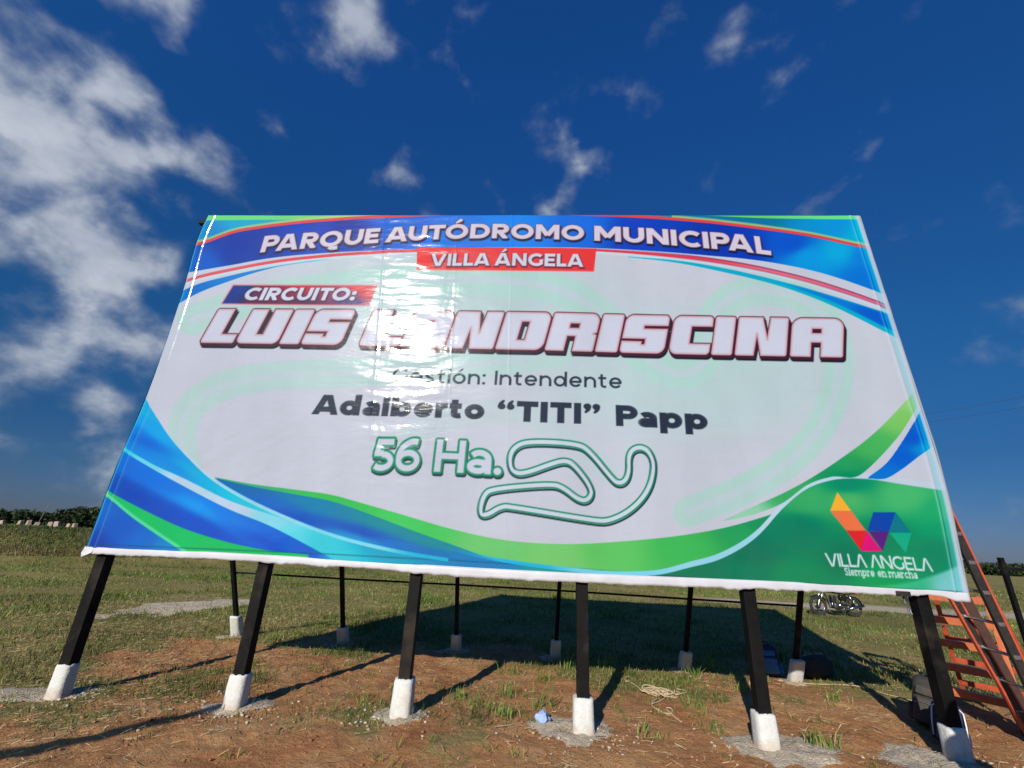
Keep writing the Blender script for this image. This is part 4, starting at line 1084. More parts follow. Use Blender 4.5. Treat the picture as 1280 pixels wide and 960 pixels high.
# stained plank leaning between the ladders
a = pix(1284, 905, 1, .80); b_ = pix(1199, 742, 1, .80)
pl = empty('plank', (a[0], a[1], gz(a[0], a[1])), label='dark reddish wooden plank leaning between the ladder rails at the right', cat='plank')
dv_ = Vector(b_) - Vector(a); a_ = Vector(a) - dv_ * (a[2] / dv_.z)
pl.location = a_
bm = bmesh.new(); bar(bm, (0, 0, 0), dv_.normalized() * 3.3, .20, .035, (0, 1, 0), .003); bobj('board', bm, M['plank'], pl)
bm = bmesh.new(); bar(bm, Vector((0, -.02, 0)) + dv_.normalized() * .02, Vector((0, -.02, 0)) + dv_.normalized() * .09, .21, .006, (0, 1, 0)); bobj('end_strap', bm, M['alu'], pl)

# --- black steel frame standing beyond, cut by the right edge of the view
fr = empty('steel_frame', (14.19, 4.0, gz(14.19, 4)), label='black square steel frame standing in the field at the right edge, beyond the ladders', cat='frame')
for x, h_ in ((0, 1.90), (2.4, 1.90)):
    bm = bmesh.new(); bar(bm, (x, 0, -.1), (x, 0, h_), .075 if x else .07, .07, (0, 1, 0), .003); bobj('upright', bm, M['black_steel'], fr)
for z in (1.70, .25):
    bm = bmesh.new(); bar(bm, (.0, 0, z), (2.4, 0, z), .09 if z > 1 else .05, .06, (0, 0, 1), .003); bobj('crossbar', bm, M['black_steel'], fr)
tg = empty('jacket', (14.55, 3.95, .74), label='small blue jacket hanging low on the black steel frame at the right edge', cat='jacket')
bm = bmesh.new(); rounded(bm, .36, .10, .40, (0, 0, 0), .4, 3, .3); bmesh.ops.subdivide_edges(bm, edges=bm.edges[:], cuts=1, use_grid_fill=True); crumple(bm, .03, 7, 4); bobj('torso', bm, M['blue_fabric'], tg, True)
for sx in (-1, 1):
    bm = bmesh.new(); tube(bm, [(sx * .13, 0, .36), (sx * .20, -.02, .22), (sx * .21, 0, .05)], .045, 8, r1=.035); bobj('sleeve', bm, M['blue_fabric'], tg, True)

# --- motorcycle parked in the grass behind
mc_at = pix(1047, 770, 2, -.02)
rv = Vector((R_[0], R_[1], 0)).normalized()
mc = empty('motorcycle', (mc_at[0], mc_at[1], gz(mc_at[0], mc_at[1])), math.atan2(rv.y, rv.x) + rad(6), label='black motorcycle parked in the grass behind the billboard, seen under its lower edge', cat='motorcycle')


def wheel(x):
    bm = bmesh.new(); tube(bm, [(x + .27 * math.cos(a), 0, .30 + .27 * math.sin(a)) for a in np.linspace(0, 2 * math.pi, 32, endpoint=False)], .045, 8, True); w_ = bobj('wheel', bm, M['rubber'], mc, True)
    bm = bmesh.new(); tube(bm, [(x + .225 * math.cos(a), 0, .30 + .225 * math.sin(a)) for a in np.linspace(0, 2 * math.pi, 28, endpoint=False)], .014, 6, True); bobj('rim', bm, M['chrome'], w_, True)
    bm = bmesh.new()
    for k in range(16):
        a = k * math.pi / 8; tube(bm, [(x + .03 * math.cos(a + .4), .015 * (-1) ** k, .30 + .03 * math.sin(a + .4)), (x + .22 * math.cos(a), 0, .30 + .22 * math.sin(a))], .003, 4)
    bobj('spokes', bm, M['chrome'], w_)
    bm = bmesh.new(); tube(bm, [(x, -.06, .30), (x, .06, .30)], .045, 12); tube(bm, [(x, .035, .30), (x, .042, .30)], .11, 16); bobj('hub', bm, M['engine'], w_, True)


wheel(-.64); wheel(.64)
for y_ in (-.07, .07):
    bm = bmesh.new(); tube(bm, [(-.64, y_, .30), (-.50, y_, .62), (-.38, y_ * .9, .92)], .022, 8); bobj('fork', bm, M['chrome'], mc, True)
    bm = bmesh.new(); tube(bm, [(.64, y_ * 1.3, .32), (.48, y_ * 1.3, .66)], .026, 8); bobj('shock_absorber', bm, M['chrome'], mc, True)
bm = bmesh.new()
for pts in (((-.40, 0, .86), (-.30, 0, .60), (-.22, 0, .26), (.10, 0, .22), (.22, 0, .40)), ((-.38, 0, .80), (0, 0, .72), (.50, 0, .68), (.78, 0, .72)), ((.22, .05, .40), (.64, .07, .30)), ((.22, -.05, .40), (.64, -.07, .30)), ((.22, 0, .40), (.20, 0, .70))):
    tube(bm, pts, .020, 8)
bobj('frame', bm, M['black_gloss'], mc, True)
bm = bmesh.new(); rounded(bm, .30, .22, .20, (.04, 0, .22), .25, 3); rounded(bm, .15, .15, .24, (-.07, 0, .40), .15, 2)
for k in range(7): rounded(bm, .19, .19, .010, (-.07, 0, .42 + k * .030), .2, 1)
eng = bobj('engine', bm, M['engine'], mc, True)
bm = bmesh.new(); tube(bm, [(.10, -.12, .33), (.10, -.15, .33)], .095, 16); bobj('clutch_cover', bm, M['chrome'], eng, True)
bm = bmesh.new(); tube(bm, [(-.14, -.06, .52), (-.20, -.10, .34), (-.10, -.13, .20), (.20, -.14, .20), (.40, -.14, .24)], .022, 8); tube(bm, [(.36, -.14, .235), (.60, -.14, .29), (.92, -.14, .36)], .045, 12); bobj('exhaust', bm, M['chrome'], mc, True)
bm = bmesh.new(); rounded(bm, .44, .25, .20, (-.12, 0, .72), .45, 4, .15); bobj('fuel_tank', bm, M['black_gloss'], mc, True)
bm = bmesh.new(); rounded(bm, .60, .24, .09, (.40, 0, .74), .42, 3); bobj('seat', bm, M['rubber'], mc, True)
bm = bmesh.new(); rounded(bm, .26, .17, .18, (.30, 0, .48), .3, 3); bobj('side_panel', bm, M['black_gloss'], mc, True)
for x0, a0, a1 in ((-.64, .5, 2.3), (.64, .2, 2.4)):
    bm = bmesh.new()
    ap = np.linspace(a0, a1, 10); rr = .345
    V_ = [[(x0 + rr * math.cos(a), y_, .30 + rr * math.sin(a)) for y_ in (-.06, 0, .06)] for a in ap]
    vs = [[bm.verts.new((p[0], p[1], p[2] - (.015 if j != 1 else 0))) for j, p in enumerate(r_)] for r_ in V_]
    for r0_, r1_ in zip(vs[:-1], vs[1:]):
        for j in range(2): bm.faces.new((r0_[j], r0_[j + 1], r1_[j + 1], r1_[j]))
    mg = bobj('mudguard', bm, M['black_gloss'], mc, True); q = mg.modifiers.new('t', 'SOLIDIFY'); q.thickness = .006
bm = bmesh.new(); tube(bm, [(-.16, -.36, .98), (-.24, -.28, 1.02), (-.36, -.08, .96), (-.36, .08, .96), (-.24, .28, 1.02), (-.16, .36, .98)], .013, 8); bobj('handlebar', bm, M['chrome'], mc, True)
bm = bmesh.new(); tube(bm, [(-.50, 0, .86), (-.40, 0, .86)], .085, 16, r1=.06); bobj('headlight', bm, M['chrome'], mc, True)
bm = bmesh.new(); rounded(bm, .06, .12, .05, (.86, 0, .70), .3, 2); bobj('tail_light', bm, M['orange_red'], mc, True)
for sy in (-1, 1):
    bm = bmesh.new(); tube(bm, [(-.26, sy * .27, 1.02), (-.24, sy * .32, 1.16)], .006, 6); rounded(bm, .02, .11, .07, (-.24, sy * .34, 1.15), .3, 2); bobj('mirror', bm, M['black_gloss'], mc, True)
bm = bmesh.new(); tube(bm, [(.05, -.1, .24), (.10, -.28, .02)], .012, 6); bobj('kickstand', bm, M['dark_metal'], mc, True)

# --- rope heap, loose cord and a crumpled scrap
c = pix(826, 866, 2, 0); t0 = empty('rope_heap', (c[0], c[1], gz(c[0], c[1])), label='untidy heap of pale straw-coloured rope on the red soil right of the fourth front post', cat='rope')
r = random.Random(5)
for nm, n_, R0, spread in (('coil', 60, .17, .07), ('coil', 40, .13, .06)):
    pts = []; a = r.random() * 6
    for i in range(n_):
        a += .55 + r.uniform(-.15, .25); q = R0 * (1 + r.uniform(-.45, .5)); pts.append((q * math.cos(a) * 1.15, q * math.sin(a) * .9, .012 + abs(r.gauss(0, 1)) * .028))
    pts = smooth_path(pts, 2); bm = bmesh.new(); tube(bm, [(p[0], p[1], p[2]) for p in pts], .0075, 5); bobj(nm, bm, M['rope'], t0, True)
for tail in ([(820, 868), (806, 864), (790, 852), (779, 848), (785, 843), (792, 848), (782, 851)], [(822, 872), (812, 880), (820, 888), (838, 893), (842, 888), (830, 886), (843, 895), (852, 900)], [(835, 868), (850, 869), (862, 866), (846, 862)], [(815, 880), (826, 876), (833, 870), (826, 864)]):
    pts = [pix(px, py, 2, 0) - np.array([c[0], c[1], 0]) for px, py in tail]
    pts = smooth_path([(p[0], p[1], gz(p[0] + c[0], p[1] + c[1]) - gz(c[0], c[1]) + .012) for p in pts], 2)
    bm = bmesh.new(); tube(bm, pts, .0075, 5); bobj('loose_end', bm, M['rope'], t0, True)
pts = []
for px, py in ((972, 851), (1010, 854), (1060, 857), (1085, 860), (1100, 866), (1130, 874), (1150, 880)):
    q = pix(px, py, 2, 0); pts.append((q[0], q[1], gz(q[0], q[1]) + .012))
bm = bmesh.new(); tube(bm, smooth_path(pts, 2), .007, 5); tag(bobj('cord', bm, M['rope'], None, True), 'thin pale cord stretched over the soil from the last rear footing towards the black backpack', 'cord')
c = pix(676, 904, 2, 0); bm = bmesh.new(); bmesh.ops.create_icosphere(bm, subdivisions=3, radius=1)
for v in bm.verts: v.co = Vector((v.co.x * .085, v.co.y * .06, v.co.z * .05))
crumple(bm, .028, 22, 2); ro = bobj('crumpled_bag', bm, M['rag'], None); ro.location = (c[0] + .02, c[1] + .02, gz(c[0], c[1]) + .055); ro.rotation_euler = (.2, .3, .7)
tag(ro, 'crumpled scrap of pale blue plastic at the edge of the fourth concrete skirt', 'litter')
c = pix(1215, 878, 2, 0); bm = bmesh.new(); tube(bm, [(0, 0, .01), (.18, .05, .05), (.42, .02, .03), (.60, .08, .015)], .011, 6, r1=.006); tube(bm, [(.2, .05, .045), (.30, .16, .05)], .006, 5)
ro = bobj('twig', bm, M['bark'], None, True); ro.location = (c[0] - .05, c[1] - .5, gz(c[0], c[1] - .5)); tag(ro, 'grey stick lying on the soil right of the rightmost footing', 'stick')

# --- pale blocks along the bank and far trees
for i, px in enumerate((3, 27, 37, 47.5, 65, 74, 89, 96)):
    d = pray(px, 652); tq = np.linspace(24, 48, 100) / math.hypot(d[0], d[1]); zq = ground_z(CAM[0] + d[0] * tq, CAM[1] + d[1] * tq); tt = tq[np.argmax((zq - 1.7) / tq)]
    X, Y = CAM[0] + d[0] * tt, CAM[1] + d[1] * tt
    sz = .42 if i == 0 else .30
    bm = bmesh.new(); rounded(bm, sz, .26, .36 + .04 * (i % 3), (0, 0, 0), .12, 2, .18); crumple(bm, .02, 7, i)
    o = bobj('stone_block', bm, M['block'], None); o.location = (X, Y, gz(X, Y) - .06); o.rotation_euler = (0, rad(6 * ((i * 37) % 5 - 2)), i * 1.3)
    tag(o, ('leftmost and largest pale block on the grassy bank', 'second pale block from the left on the grassy bank', 'third pale block from the left on the grassy bank', 'fourth pale block from the left on the bank, beside the thin mast', 'fifth pale block from the left on the grassy bank', 'sixth pale block from the left on the grassy bank', 'seventh pale block from the left, second nearest the billboard', 'last pale block on the bank, nearest the billboard')[i], 'block', 'pale blocks along the bank')
d = pray(53, 640); tt = 60 / math.hypot(d[0], d[1]); X, Y = CAM[0] + d[0] * tt, CAM[1] + d[1] * tt
bm = bmesh.new(); tube(bm, [(0, 0, -1), (.9, 0, 3.6)], .035, 6, r1=.02); o = bobj('mast', bm, M['wood_pole'], None, True); o.location = (X - .5, Y, 0); tag(o, 'thin pale mast leaning above the bank before the left trees', 'mast')


def tree(name, X, Y, Wd, H, seed, label, group, cols=((.022, .042, .015), (.038, .062, .022), (.014, .026, .010)), leaf=.34, n=1500):
    r = np.random.default_rng(seed); t = empty(name, (X, Y, gz(X, Y)), r.random() * 6, label=label, cat='tree', group=group)
    bm = bmesh.new(); tube(bm, [(0, 0, -.3), (.05 * H, 0, H * .3), (.02 * H, .03 * H, H * .65)], .05 * H, 7, r1=.02 * H)
    for k in range(5):
        a = k * 1.26 + r.random(); tube(bm, [(.03 * H, 0, H * (.25 + .06 * k)), (Wd * .22 * math.cos(a), Wd * .22 * math.sin(a), H * .5), (Wd * .38 * math.cos(a), Wd * .38 * math.sin(a), H * .7)], .022 * H, 5, r1=.008 * H)
    bobj('trunk', bm, M['bark'], t, True)
    nc = 16; cc = []
    for k in range(nc):
        a = r.random() * 6.28; q = Wd * .40 * math.sqrt(r.random()); zc = H * (.42 + .42 * (1 - (q / (Wd * .45)) ** 2) * r.random() ** .6); cc.append((q * math.cos(a), q * math.sin(a), zc, Wd * r.uniform(.10, .19)))
    ci = r.integers(0, nc, n); C_ = np.array(cc)[ci]; v = r.normal(size=(n, 3)); v /= np.linalg.norm(v, axis=1)[:, None]; v[:, 2] *= .75
    ctr = C_[:, :3] + v * (C_[:, 3] * r.uniform(.6, 1.1, n))[:, None]
    n1 = r.normal(size=(n, 3)); n1 /= np.linalg.norm(n1, axis=1)[:, None]; n2 = np.cross(n1, r.normal(size=(n, 3))); n2 /= np.linalg.norm(n2, axis=1)[:, None]; s_ = leaf * r.uniform(.5, 1.3, n)[:, None]
    V_ = np.stack([ctr - n1 * s_, ctr + n2 * s_ * .6, ctr + n1 * s_, ctr - n2 * s_ * .6], 1).reshape(-1, 3)
    pal = np.array(cols); c_ = pal[r.integers(0, len(pal), nc)][ci] * r.uniform(.7, 1.3, n)[:, None]
    npmesh('crown', V_, np.arange(4 * n).reshape(n, 4), M['leaf'], t, False, np.repeat(c_, 4, 0))
    return t


TL = ((-6, 118, 10, 2.4, 'low dark tree beyond the bank at the left edge'), (14, 112, 9, 3.2, 'broad dark tree beyond the bank, second from the left edge'), (34, 116, 10, 3.6, 'wide dark tree left of the thin mast'), (52, 122, 8, 2.6, 'small dark tree just behind the thin mast'),
      (70, 116, 6, 1.7, 'lowest dark tree in the gap right of the thin mast'), (92, 108, 8, 3.0, 'dark tree rising towards the billboard edge on the bank'), (108, 100, 10, 4.0, 'tallest round dark tree, beside the billboard edge'), (130, 108, 11, 3.4, 'dark tree half hidden behind the lower left corner of the billboard'))
for i, (px, D, w_, h_, lab) in enumerate(TL):
    d = pray(px, 655); tt = D / math.hypot(d[0], d[1]); tree('tree', CAM[0] + d[0] * tt, CAM[1] + d[1] * tt, w_, h_, 100 + i, lab, 'trees beyond the left bank')
for i, (px, D, w_, h_, lab) in enumerate(((1238, 230, 18, 2.6, 'low dark tree on the right horizon beside the ladder'), (1262, 240, 20, 2.0, 'low dark tree on the right horizon behind the steel frame'), (1284, 235, 18, 2.2, 'low dark tree at the far right horizon'))):
    d = pray(px, 712); tt = D / math.hypot(d[0], d[1]); tree('tree', CAM[0] + d[0] * tt, CAM[1] + d[1] * tt, w_, h_, 140 + i, lab, 'trees on the right horizon', leaf=.6)
# the far wood that closes the horizon, too distant to tell its trees apart
r = np.random.default_rng(77); n = 26000; az = r.uniform(-1.35, 1.45, n); D = r.uniform(330, 380, n)
hh = 2.2 + 1.6 * fbm(az * 30, az * 0, 61, 4, .6)
z = r.random(n) ** .8 * hh; X = CAM[0] + np.sin(az) * D; Y = CAM[1] + np.cos(az) * D
ctr = np.stack([X, Y, z + .1], 1); n1 = r.normal(size=(n, 3)); n1 /= np.linalg.norm(n1, axis=1)[:, None]; n2 = np.cross(n1, r.normal(size=(n, 3))); n2 /= np.linalg.norm(n2, axis=1)[:, None]; s_ = r.uniform(.8, 1.7, n)[:, None]
V_ = np.stack([ctr - n1 * s_, ctr + n2 * s_, ctr + n1 * s_], 1).reshape(-1, 3)
o = npmesh('distant_wood', V_, np.arange(3 * n).reshape(n, 3), M['leaf'], None, False, np.repeat(np.array([.035, .055, .022]) * r.uniform(.6, 1.3, n)[:, None], 3, 0))
tag(o, 'low dark line of far woodland along the horizon', 'woodland', kind='stuff')

# --- power line crossing the sky at the right
pA = Vector((-6, 52, 13.0)); pB = Vector(pix(1360, 468, 1, 30.0))
pm = Vector(pix(1162, 516, 1, 36.0))
cable_pts = []
q1 = Vector(pix(1162, 517, 1, 40.0)); q2 = Vector(pix(1280, 497, 1, 34.0)); dl_ = (q2 - q1)
eA = q1 - dl_ * 1.2; eB = q2 + dl_ * 1.0
pw = empty('utility_pole', (eB.x, eB.y, 0), label='timber pole carrying the overhead cable, beyond the right edge', cat='utility pole')
bm = bmesh.new(); tube(bm, [(0, 0, -.5), (0, 0, eB.z + .3)], .14, 10, r1=.10); bobj('pole', bm, M['wood_pole'], pw, True)
bm = bmesh.new(); bar(bm, (-.7, 0, eB.z + .05), (.7, 0, eB.z + .05), .09, .09); bobj('crossarm', bm, M['wood_pole'], pw)
for k in (0, 1):
    pts = []
    for i in range(25):
        t = i / 24; p = eA.lerp(eB, t); p.z -= 4 * t * (1 - t) * .6 - .6 + (.9 * k); pts.append(p)
    bm = bmesh.new(); tube(bm, pts, .010, 5); tag(bobj('overhead_cable', bm, M['rubber'], None, True), ('upper of the two faint overhead cables right of the billboard', 'lower of the two faint overhead cables right of the billboard')[k], 'cable', 'overhead cables')

# --- standing out of view, but throwing the shadows seen on the soil
P1 = Vector(pix(283, 880, 2, 0)); P0 = Vector(pix(0, 945, 2, 0)); zt0 = 3.9
tip = Vector((P1.x, P1.y, 0)) + sdir * (zt0 / sdir.z); bs = P0 + (P0 - P1) * 1.9; bs.z = 0
lp_ = empty('leaning_pole', bs, label='long timber pole leaning out of view on the left, its shadow on the soil', cat='pole')
tip -= bs
bm = bmesh.new(); tube(bm, [tip * -.04, tip * .2 + Vector((.03, 0, 0)), tip * .45 + Vector((-.05, .0, .05)), tip * .7 + Vector((.05, 0, -.02)), tip], .16, 10, r1=.07); bobj('shaft', bm, M['wood_pole'], lp_, True)


def person(loc, rz, label):
    t = empty('person', loc, rz, label=label, cat='person')
    J = [(0, 0, .92), (0, .01, 1.12), (0, .01, 1.32), (0, 0, 1.44), (0, -.01, 1.53), (0, -.02, 1.64), (0, -.02, 1.71),
         (.09, 0, .88), (.11, -.02, .50), (.11, .02, .10), (.12, -.13, .04), (-.09, 0, .88), (-.11, -.02, .50), (-.12, .02, .10), (-.13, -.13, .04),
         (.17, .01, 1.38), (.22, .03, 1.12), (.20, -.13, 1.02 + .25), (.16, -.22, 1.42), (-.17, .01, 1.38), (-.23, .03, 1.10), (-.24, -.05, .86), (-.24, -.09, .77)]
    E = [(0, 1), (1, 2), (2, 3), (3, 4), (4, 5), (5, 6), (0, 7), (7, 8), (8, 9), (9, 10), (0, 11), (11, 12), (12, 13), (13, 14), (3, 15), (15, 16), (16, 17), (17, 18), (3, 19), (19, 20), (20, 21), (21, 22)]
    Rr = [.15, .135, .15, .09, .05, .05, .04, .095, .06, .045, .045, .095, .06, .045, .045, .065, .045, .036, .032, .065, .045, .036, .032]
    me = bpy.data.meshes.new('body'); me.from_pydata(J, E, []); o = bpy.data.objects.new('body', me); link(o, t); me.materials.append(M['jeans'])
    sk = o.modifiers.new('skin', 'SKIN')
    for i, v in enumerate(me.skin_vertices[0].data): v.radius = (Rr[i], Rr[i] * .8); v.use_root = (i == 0)
    o.modifiers.new('sub', 'SUBSURF').levels = 1; o.modifiers['sub'].render_levels = 2
    bm = bmesh.new(); bmesh.ops.create_uvsphere(bm, u_segments=18, v_segments=12, radius=1)
    for v in bm.verts: v.co = Vector((v.co.x * .088, v.co.y * .105 + .012, v.co.z * .105 + 1.675 + .03 * v.co.y))
    bobj('hair', bm, M['hair'], t, True)
    bm = bmesh.new(); bmesh.ops.create_uvsphere(bm, u_segments=20, v_segments=14, radius=1)
    for v in bm.verts: v.co = Vector((v.co.x * .078 * (1 + .15 * v.co.z), v.co.y * .098 - .022 - (.022 if v.co.y < -.85 and -.35 < v.co.z < .1 else 0), v.co.z * .118 + 1.625))
    tube(bm, [(0, .0, 1.42), (0, -.005, 1.56)], .055, 10); hd = bobj('head', bm, M['skin'], t, True)
    for sx in (-1, 1):
        bm = bmesh.new(); bmesh.ops.create_uvsphere(bm, u_segments=8, v_segments=6, radius=1)
        for v in bm.verts: v.co = Vector((v.co.x * .014 + sx * .082, v.co.y * .022, v.co.z * .034 + 1.63))
        bobj('ear', bm, M['skin'], hd, True)
        bm = bmesh.new(); bmesh.ops.create_uvsphere(bm, u_segments=8, v_segments=6, radius=.010)
        for v in bm.verts: v.co += Vector((sx * .030, -.112, 1.645))
        bobj('eye', bm, M['hair'], hd, True)
    bm = bmesh.new(); tube(bm, [(0, 0, .86), (0, .005, 1.0), (0, .01, 1.2), (0, .01, 1.36), (0, 0, 1.45)], .185, 14, r1=.13)
    for v in bm.verts: v.co.y *= .72
    bobj('shirt', bm, M['shirt'], t, True)
    return t


person((8.62, -2.66, gz(8, -2.6)), rad(-70), 'person in grey shirt and jeans standing out of view at the right of the camera')

# ================================================================== vegetation, straw and crumbs
GRX = [.5, .5]


def blades(x, y, h, w, cols, name, mat, lean=.5, r=None, z=None, flat=False):
    n = len(x); z = ground_z(x, y) if z is None else z
    a = r.uniform(0, 6.283, n); la = r.uniform(0, 6.283, n); ll = h * lean * r.uniform(.2, 1.3, n)
    ux, uy = np.cos(a) * w, np.sin(a) * w; lx, ly = np.cos(la) * ll, np.sin(la) * ll
    V_ = np.empty((n, 5, 3))
    V_[:, 0] = np.stack([x - ux, y - uy, z - .01], 1); V_[:, 1] = np.stack([x + ux, y + uy, z - .01], 1)
    V_[:, 2] = np.stack([x + ux * .8 + lx * .35, y + uy * .8 + ly * .35, z + h * .6], 1); V_[:, 3] = np.stack([x - ux * .8 + lx * .35, y - uy * .8 + ly * .35, z + h * .6], 1)
    V_[:, 4] = np.stack([x + lx, y + ly, z + h], 1)
    b0 = np.arange(n)[:, None] * 5
    Ft = np.concatenate([b0 + [0, 1, 2], b0 + [0, 2, 3], b0 + [3, 2, 4]], 0)
    return npmesh(name, V_.reshape(-1, 3), Ft, mat, None, False, np.repeat(cols, 5, 0))


def palette(r, n, pal, wts):
    k = r.choice(len(pal), n, p=np.array(wts) / sum(wts)); return np.array(pal)[k] * r.uniform(.7, 1.3, n)[:, None]


# turf: density falls with distance so that it stays a fine texture everywhere
r = np.random.default_rng(11); n0 = 480000
az = r.uniform(-rad(58), rad(56), n0) + rad(-3.5); rr = 5.2 * (62 / 5.2) ** (r.random(n0) ** .80)
x = CAM[0] + np.sin(az) * rr; y = CAM[1] + np.cos(az) * rr
sm_ = soil_mask(x, y); sd_ = sand_mask(x, y)
pn = fbm(x * .55, y * .55, 71, 4, .6); pn2 = fbm(x * 3.5, y * 3.5, 72, 3, .6)
keep = r.random(n0) < np.clip((1 - sm_) ** 1.3 * (.62 + 1.1 * pn + .8 * pn2) + .012 + .05 * (pn2 > .42), 0, 1) * (1 - .96 * sd_)
rd = (x > 12) & (np.abs((y - 15.6) * .94 + .35 * np.sin(x * .13)) < 1.3); keep &= ~rd
x, y, rr, pn, sm_ = x[keep], y[keep], rr[keep], pn[keep], sm_[keep]; n = min(len(x), 170000); x, y, rr, pn, sm_ = x[:n], y[:n], rr[:n], pn[:n], sm_[:n]
green = np.clip(.46 + 1.5 * pn + .35 * sstep(3, -6, x) * sstep(3, 7, y), 0.04, .92)
pg = palette(r, n, ((.075, .145, .020), (.105, .18, .030), (.045, .095, .018), (.15, .20, .045)), (3, 3, 2, 1)); pd = palette(r, n, ((.30, .24, .10), (.25, .19, .08), (.20, .16, .06), (.36, .29, .15)), (3, 3, 2, 1))
cols = np.where((r.random(n) < green)[:, None], pg, pd)
dryn = (1 - sstep(4, 9, y)) * .35 + .15; pq = fbm(x * .18, y * .35, 75, 4, .6); cols = np.where((r.random(n) < dryn)[:, None], pd, cols) * (1.1 + .75 * np.clip(pq, -.6, .6))[:, None]
pcl = fbm(x * 1.6, y * 1.6, 88, 3); cl = np.clip((pcl - .22) * 5, 0, 1); cols = cols * (1 - .35 * cl)[:, None] * np.array([1 - .1, 1.02, .85])
h = r.uniform(.018, .065, n) * (1 + .9 * cl) * (1 + .35 * np.clip(pn * 2, -1, 1)) * (1 + rr * .012); w = (.0022 + .00028 * rr) * r.uniform(.7, 1.4, n)
o = blades(x, y, h, w, cols, 'turf', M['grass'], .9, r); tag(o, 'short worn green and yellow grass covering the field', 'grass', kind='stuff')
print('turf', n)
# long grass on the bank
n0 = 60000; az = r.uniform(-rad(62), -rad(28), n0); rr = r.uniform(19, 40, n0); x = CAM[0] + np.sin(az) * rr; y = CAM[1] + np.cos(az) * rr
z = ground_z(x, y); k = z > .30; x, y, z = x[k], y[k], z[k]; n = len(x); pn = fbm(x * .3, y * .3, 81, 3)
low = z < .62
cols = np.where((r.random(n) < np.where(low, .25, .72 + pn))[:, None], palette(r, n, ((.05, .085, .02), (.07, .11, .03), (.035, .06, .018)), (3, 2, 3)), palette(r, n, ((.22, .18, .08), (.30, .22, .12), (.16, .13, .06)), (2, 1, 3)))
o = blades(x, y, r.uniform(.06, .20, n) * np.where(low, 1.5, 1), r.uniform(.008, .018, n), cols, 'bank_grass', M['grass'], .8, r, z); tag(o, 'rough taller grass growing over the low bank at the left', 'grass', kind='stuff')
# fine weeds on the bare soil
cx = r.uniform(-2.5, 12, 420); cy = r.uniform(-1.6, 4.2, 420); kk = np.array([r.random() < (.95 if (3.4 < a < 8.2 and .3 < b < 2.9) else .42) for a, b in zip(cx, cy)]); cx, cy = cx[kk], cy[kk]
m_ = r.integers(5, 18, len(cx)); x = np.repeat(cx, m_) + r.normal(0, .035, m_.sum()); y = np.repeat(cy, m_) + r.normal(0, .035, m_.sum()); n = len(x)
o = blades(x, y, r.uniform(.02, .085, n), r.uniform(.0025, .005, n), palette(r, n, ((.11, .18, .03), (.16, .22, .05), (.35, .30, .12)), (3, 2, 2)), 'weeds', M['grass'], 1.0, r); tag(o, 'sparse small weeds sprouting from the bare red soil', 'weeds', kind='stuff')
# dead grass curled over the soil
n0 = 60000; x = r.uniform(-5, 12.5, n0); y = r.uniform(-2.2, 6, n0); q = fbm(x * .9, y * .9, 97, 4, .6); k = r.random(n0) < np.clip(-.02 + .9 * q + .40 * sstep(3.5, -1, x), 0, 1) * .8; x, y = x[k][:16000], y[k][:16000]; n = len(x)
o = blades(x, y, r.uniform(.008, .035, n), r.uniform(.0018, .0035, n), palette(r, n, ((.42, .31, .16), (.30, .21, .10), (.22, .15, .07), (.15, .16, .05)), (3, 3, 2, 2)), 'dead_grass', M['straw'], 2.2, r); tag(o, 'matted dead grass lying over the soil', 'grass', kind='stuff')
# straw litter lying flat
n0 = 60000; x = r.uniform(-5, 13, n0); y = r.uniform(-2.3, 8, n0); q = fbm(x * .7, y * .7, 87, 4, .6); k = r.random(n0) < np.clip(.12 + .9 * q + .45 * sstep(4.0, 0, x), .02, 1) * np.where(y > -1.6, 1, .5); x, y = x[k][:26000], y[k][:26000]; n = len(x)
a = r.uniform(0, 6.283, n); L_ = r.uniform(.012, .06, n); w = r.uniform(.0012, .0030, n); dx, dy = np.cos(a) * L_, np.sin(a) * L_; wx, wy = -np.sin(a) * w, np.cos(a) * w
z0 = ground_z(x - dx, y - dy) + .009; z1 = ground_z(x + dx, y + dy) + .009 + r.uniform(0, .018, n)
V_ = np.stack([np.stack([x - dx - wx, y - dy - wy, z0], 1), np.stack([x - dx + wx, y - dy + wy, z0 + .002], 1), np.stack([x + dx + wx, y + dy + wy, z1 + .002], 1), np.stack([x + dx - wx, y + dy - wy, z1], 1)], 1).reshape(-1, 3)
o = npmesh('straw', V_, np.arange(4 * n).reshape(n, 4), M['straw'], None, False, np.repeat(palette(r, n, ((.50, .38, .20), (.38, .27, .13), (.62, .52, .34), (.20, .13, .06)), (4, 3, 1, 2)), 4, 0)); tag(o, 'dry straw scattered over the soil and short grass', 'straw', kind='stuff')
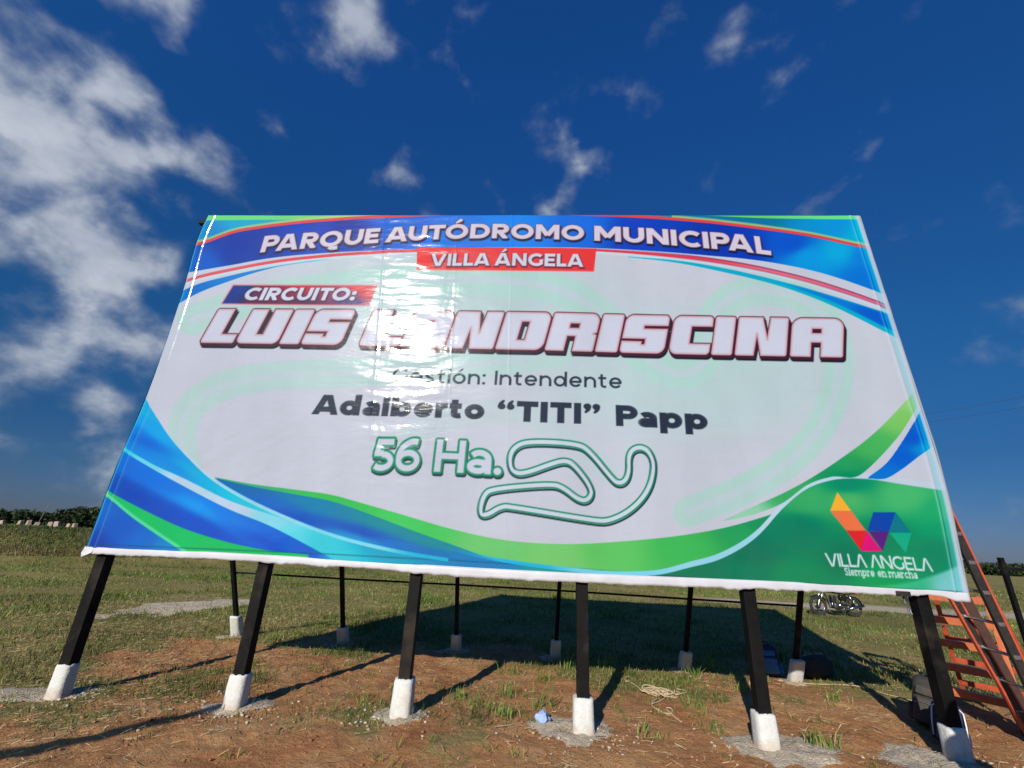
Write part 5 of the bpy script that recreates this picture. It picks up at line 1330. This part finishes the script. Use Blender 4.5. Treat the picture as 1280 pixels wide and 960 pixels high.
# soil clods and cement crumbs
bm = bmesh.new(); bmesh.ops.create_icosphere(bm, subdivisions=1, radius=1); ico = np.array([v.co[:] for v in bm.verts]); icf = np.array([[v.index for v in f.verts] for f in bm.faces]); bm.free()
n0 = 5200; x = r.uniform(-3, 12.5, n0); y = r.uniform(-2.3, 4.5, n0); s_ = .0045 + .014 * r.random(n0) ** 4
pc = [(p[0], p[1]) for p in POSTB]; extra = []
for j, (px_, py_) in enumerate(pc):
    m_ = 130; extra.append(np.stack([px_ + r.normal(-.15 if j == 2 else 0, .34, m_), py_ + r.normal(.0, .22, m_), .005 + .014 * r.random(m_) ** 2], 1))
extra = np.concatenate(extra); x = np.concatenate([x, extra[:, 0]]); y = np.concatenate([y, extra[:, 1]]); s_ = np.concatenate([s_, extra[:, 2]]); n = len(x)
cols = np.concatenate([palette(r, n0, ((.34, .16, .085), (.26, .11, .055), (.42, .26, .16)), (4, 3, 1)), palette(r, len(extra), ((.42, .37, .30), (.33, .22, .15)), (2, 1))])
V_ = ico[None] * (1 + .35 * r.normal(size=(n, len(ico), 1)) * .6) * s_[:, None, None] * np.array([1.2, 1, .7]) + np.stack([x, y, ground_z(x, y) + s_ * .3], 1)[:, None]
o = npmesh('clods', V_.reshape(-1, 3), (icf[None] + (np.arange(n) * len(ico))[:, None, None]).reshape(-1, 3), M['straw'], None, False, np.repeat(cols, len(ico), 0)); tag(o, 'small clods of red soil and cement crumbs scattered near the footings', 'clods', kind='stuff')

# grass tufts one can point to
TUFT = ((573, 874, .13, 30, 'short grass tuft right of the third front footing'), (598, 884, .12, 34, 'low green tuft midway between the third and fourth footings'), (634, 866, .16, 30, 'upright tuft left of the tall blades near the fourth footing'), (677, 884, .30, 16, 'tall bright green blades standing just behind the pale blue scrap'),
        (631, 895, .14, 40, 'spreading green tuft left of the pale blue scrap'), (707, 834, .26, 26, 'tall tuft at the shadow edge left of the fourth post'), (677, 846, .18, 26, 'grass tuft on the soil behind the tall bright blades'), (760, 834, .20, 26, 'green tuft at the shadow edge right of the fourth post'), (812, 917, .11, 26, 'small green tuft in front of the rope heap'),
        (871, 884, .14, 24, 'small green tuft on the soil right of the rope heap'), (889, 838, .26, 24, 'grass tuft at the shadow edge behind the fifth post'), (866, 846, .20, 26, 'yellowish tuft at the shadow edge above the rope heap'), (1025, 930, .17, 46, 'bushy green tuft at the right rim of the fifth concrete skirt'), (1045, 876, .13, 30, 'little green tuft alone on the soil in the middle right'), (920, 865, .16, 24, 'thin tuft beside the fifth front post'),
        (895, 912, .14, 26, 'small tuft left of the fifth white footing'), (640, 838, .20, 20, 'upright tuft at the shadow edge behind the third post'), (460, 884, .10, 26, 'dark green tuft left of the third front footing'), (340, 800, .12, 30, 'green tuft between the two leftmost rear footings'))
for i, (px, py, hh, nb_, lab) in enumerate(TUFT):
    c = pix(px, py, 2, 0); rr_ = np.random.default_rng(200 + i); sp = .05 if nb_ < 20 else .075
    x = c[0] + rr_.normal(0, sp, nb_); y = c[1] + rr_.normal(0, sp * .8, nb_)
    o = blades(x, y, hh * rr_.uniform(.45, 1.1, nb_), rr_.uniform(.004, .007, nb_), palette(rr_, nb_, ((.11, .22, .03), (.15, .26, .05), (.22, .27, .08), (.42, .36, .16)), (4, 3, 2, 1)), 'grass_tuft', M['grass'], .55, rr_)
    tag(o, lab, 'grass tuft', 'grass tufts on the red soil')
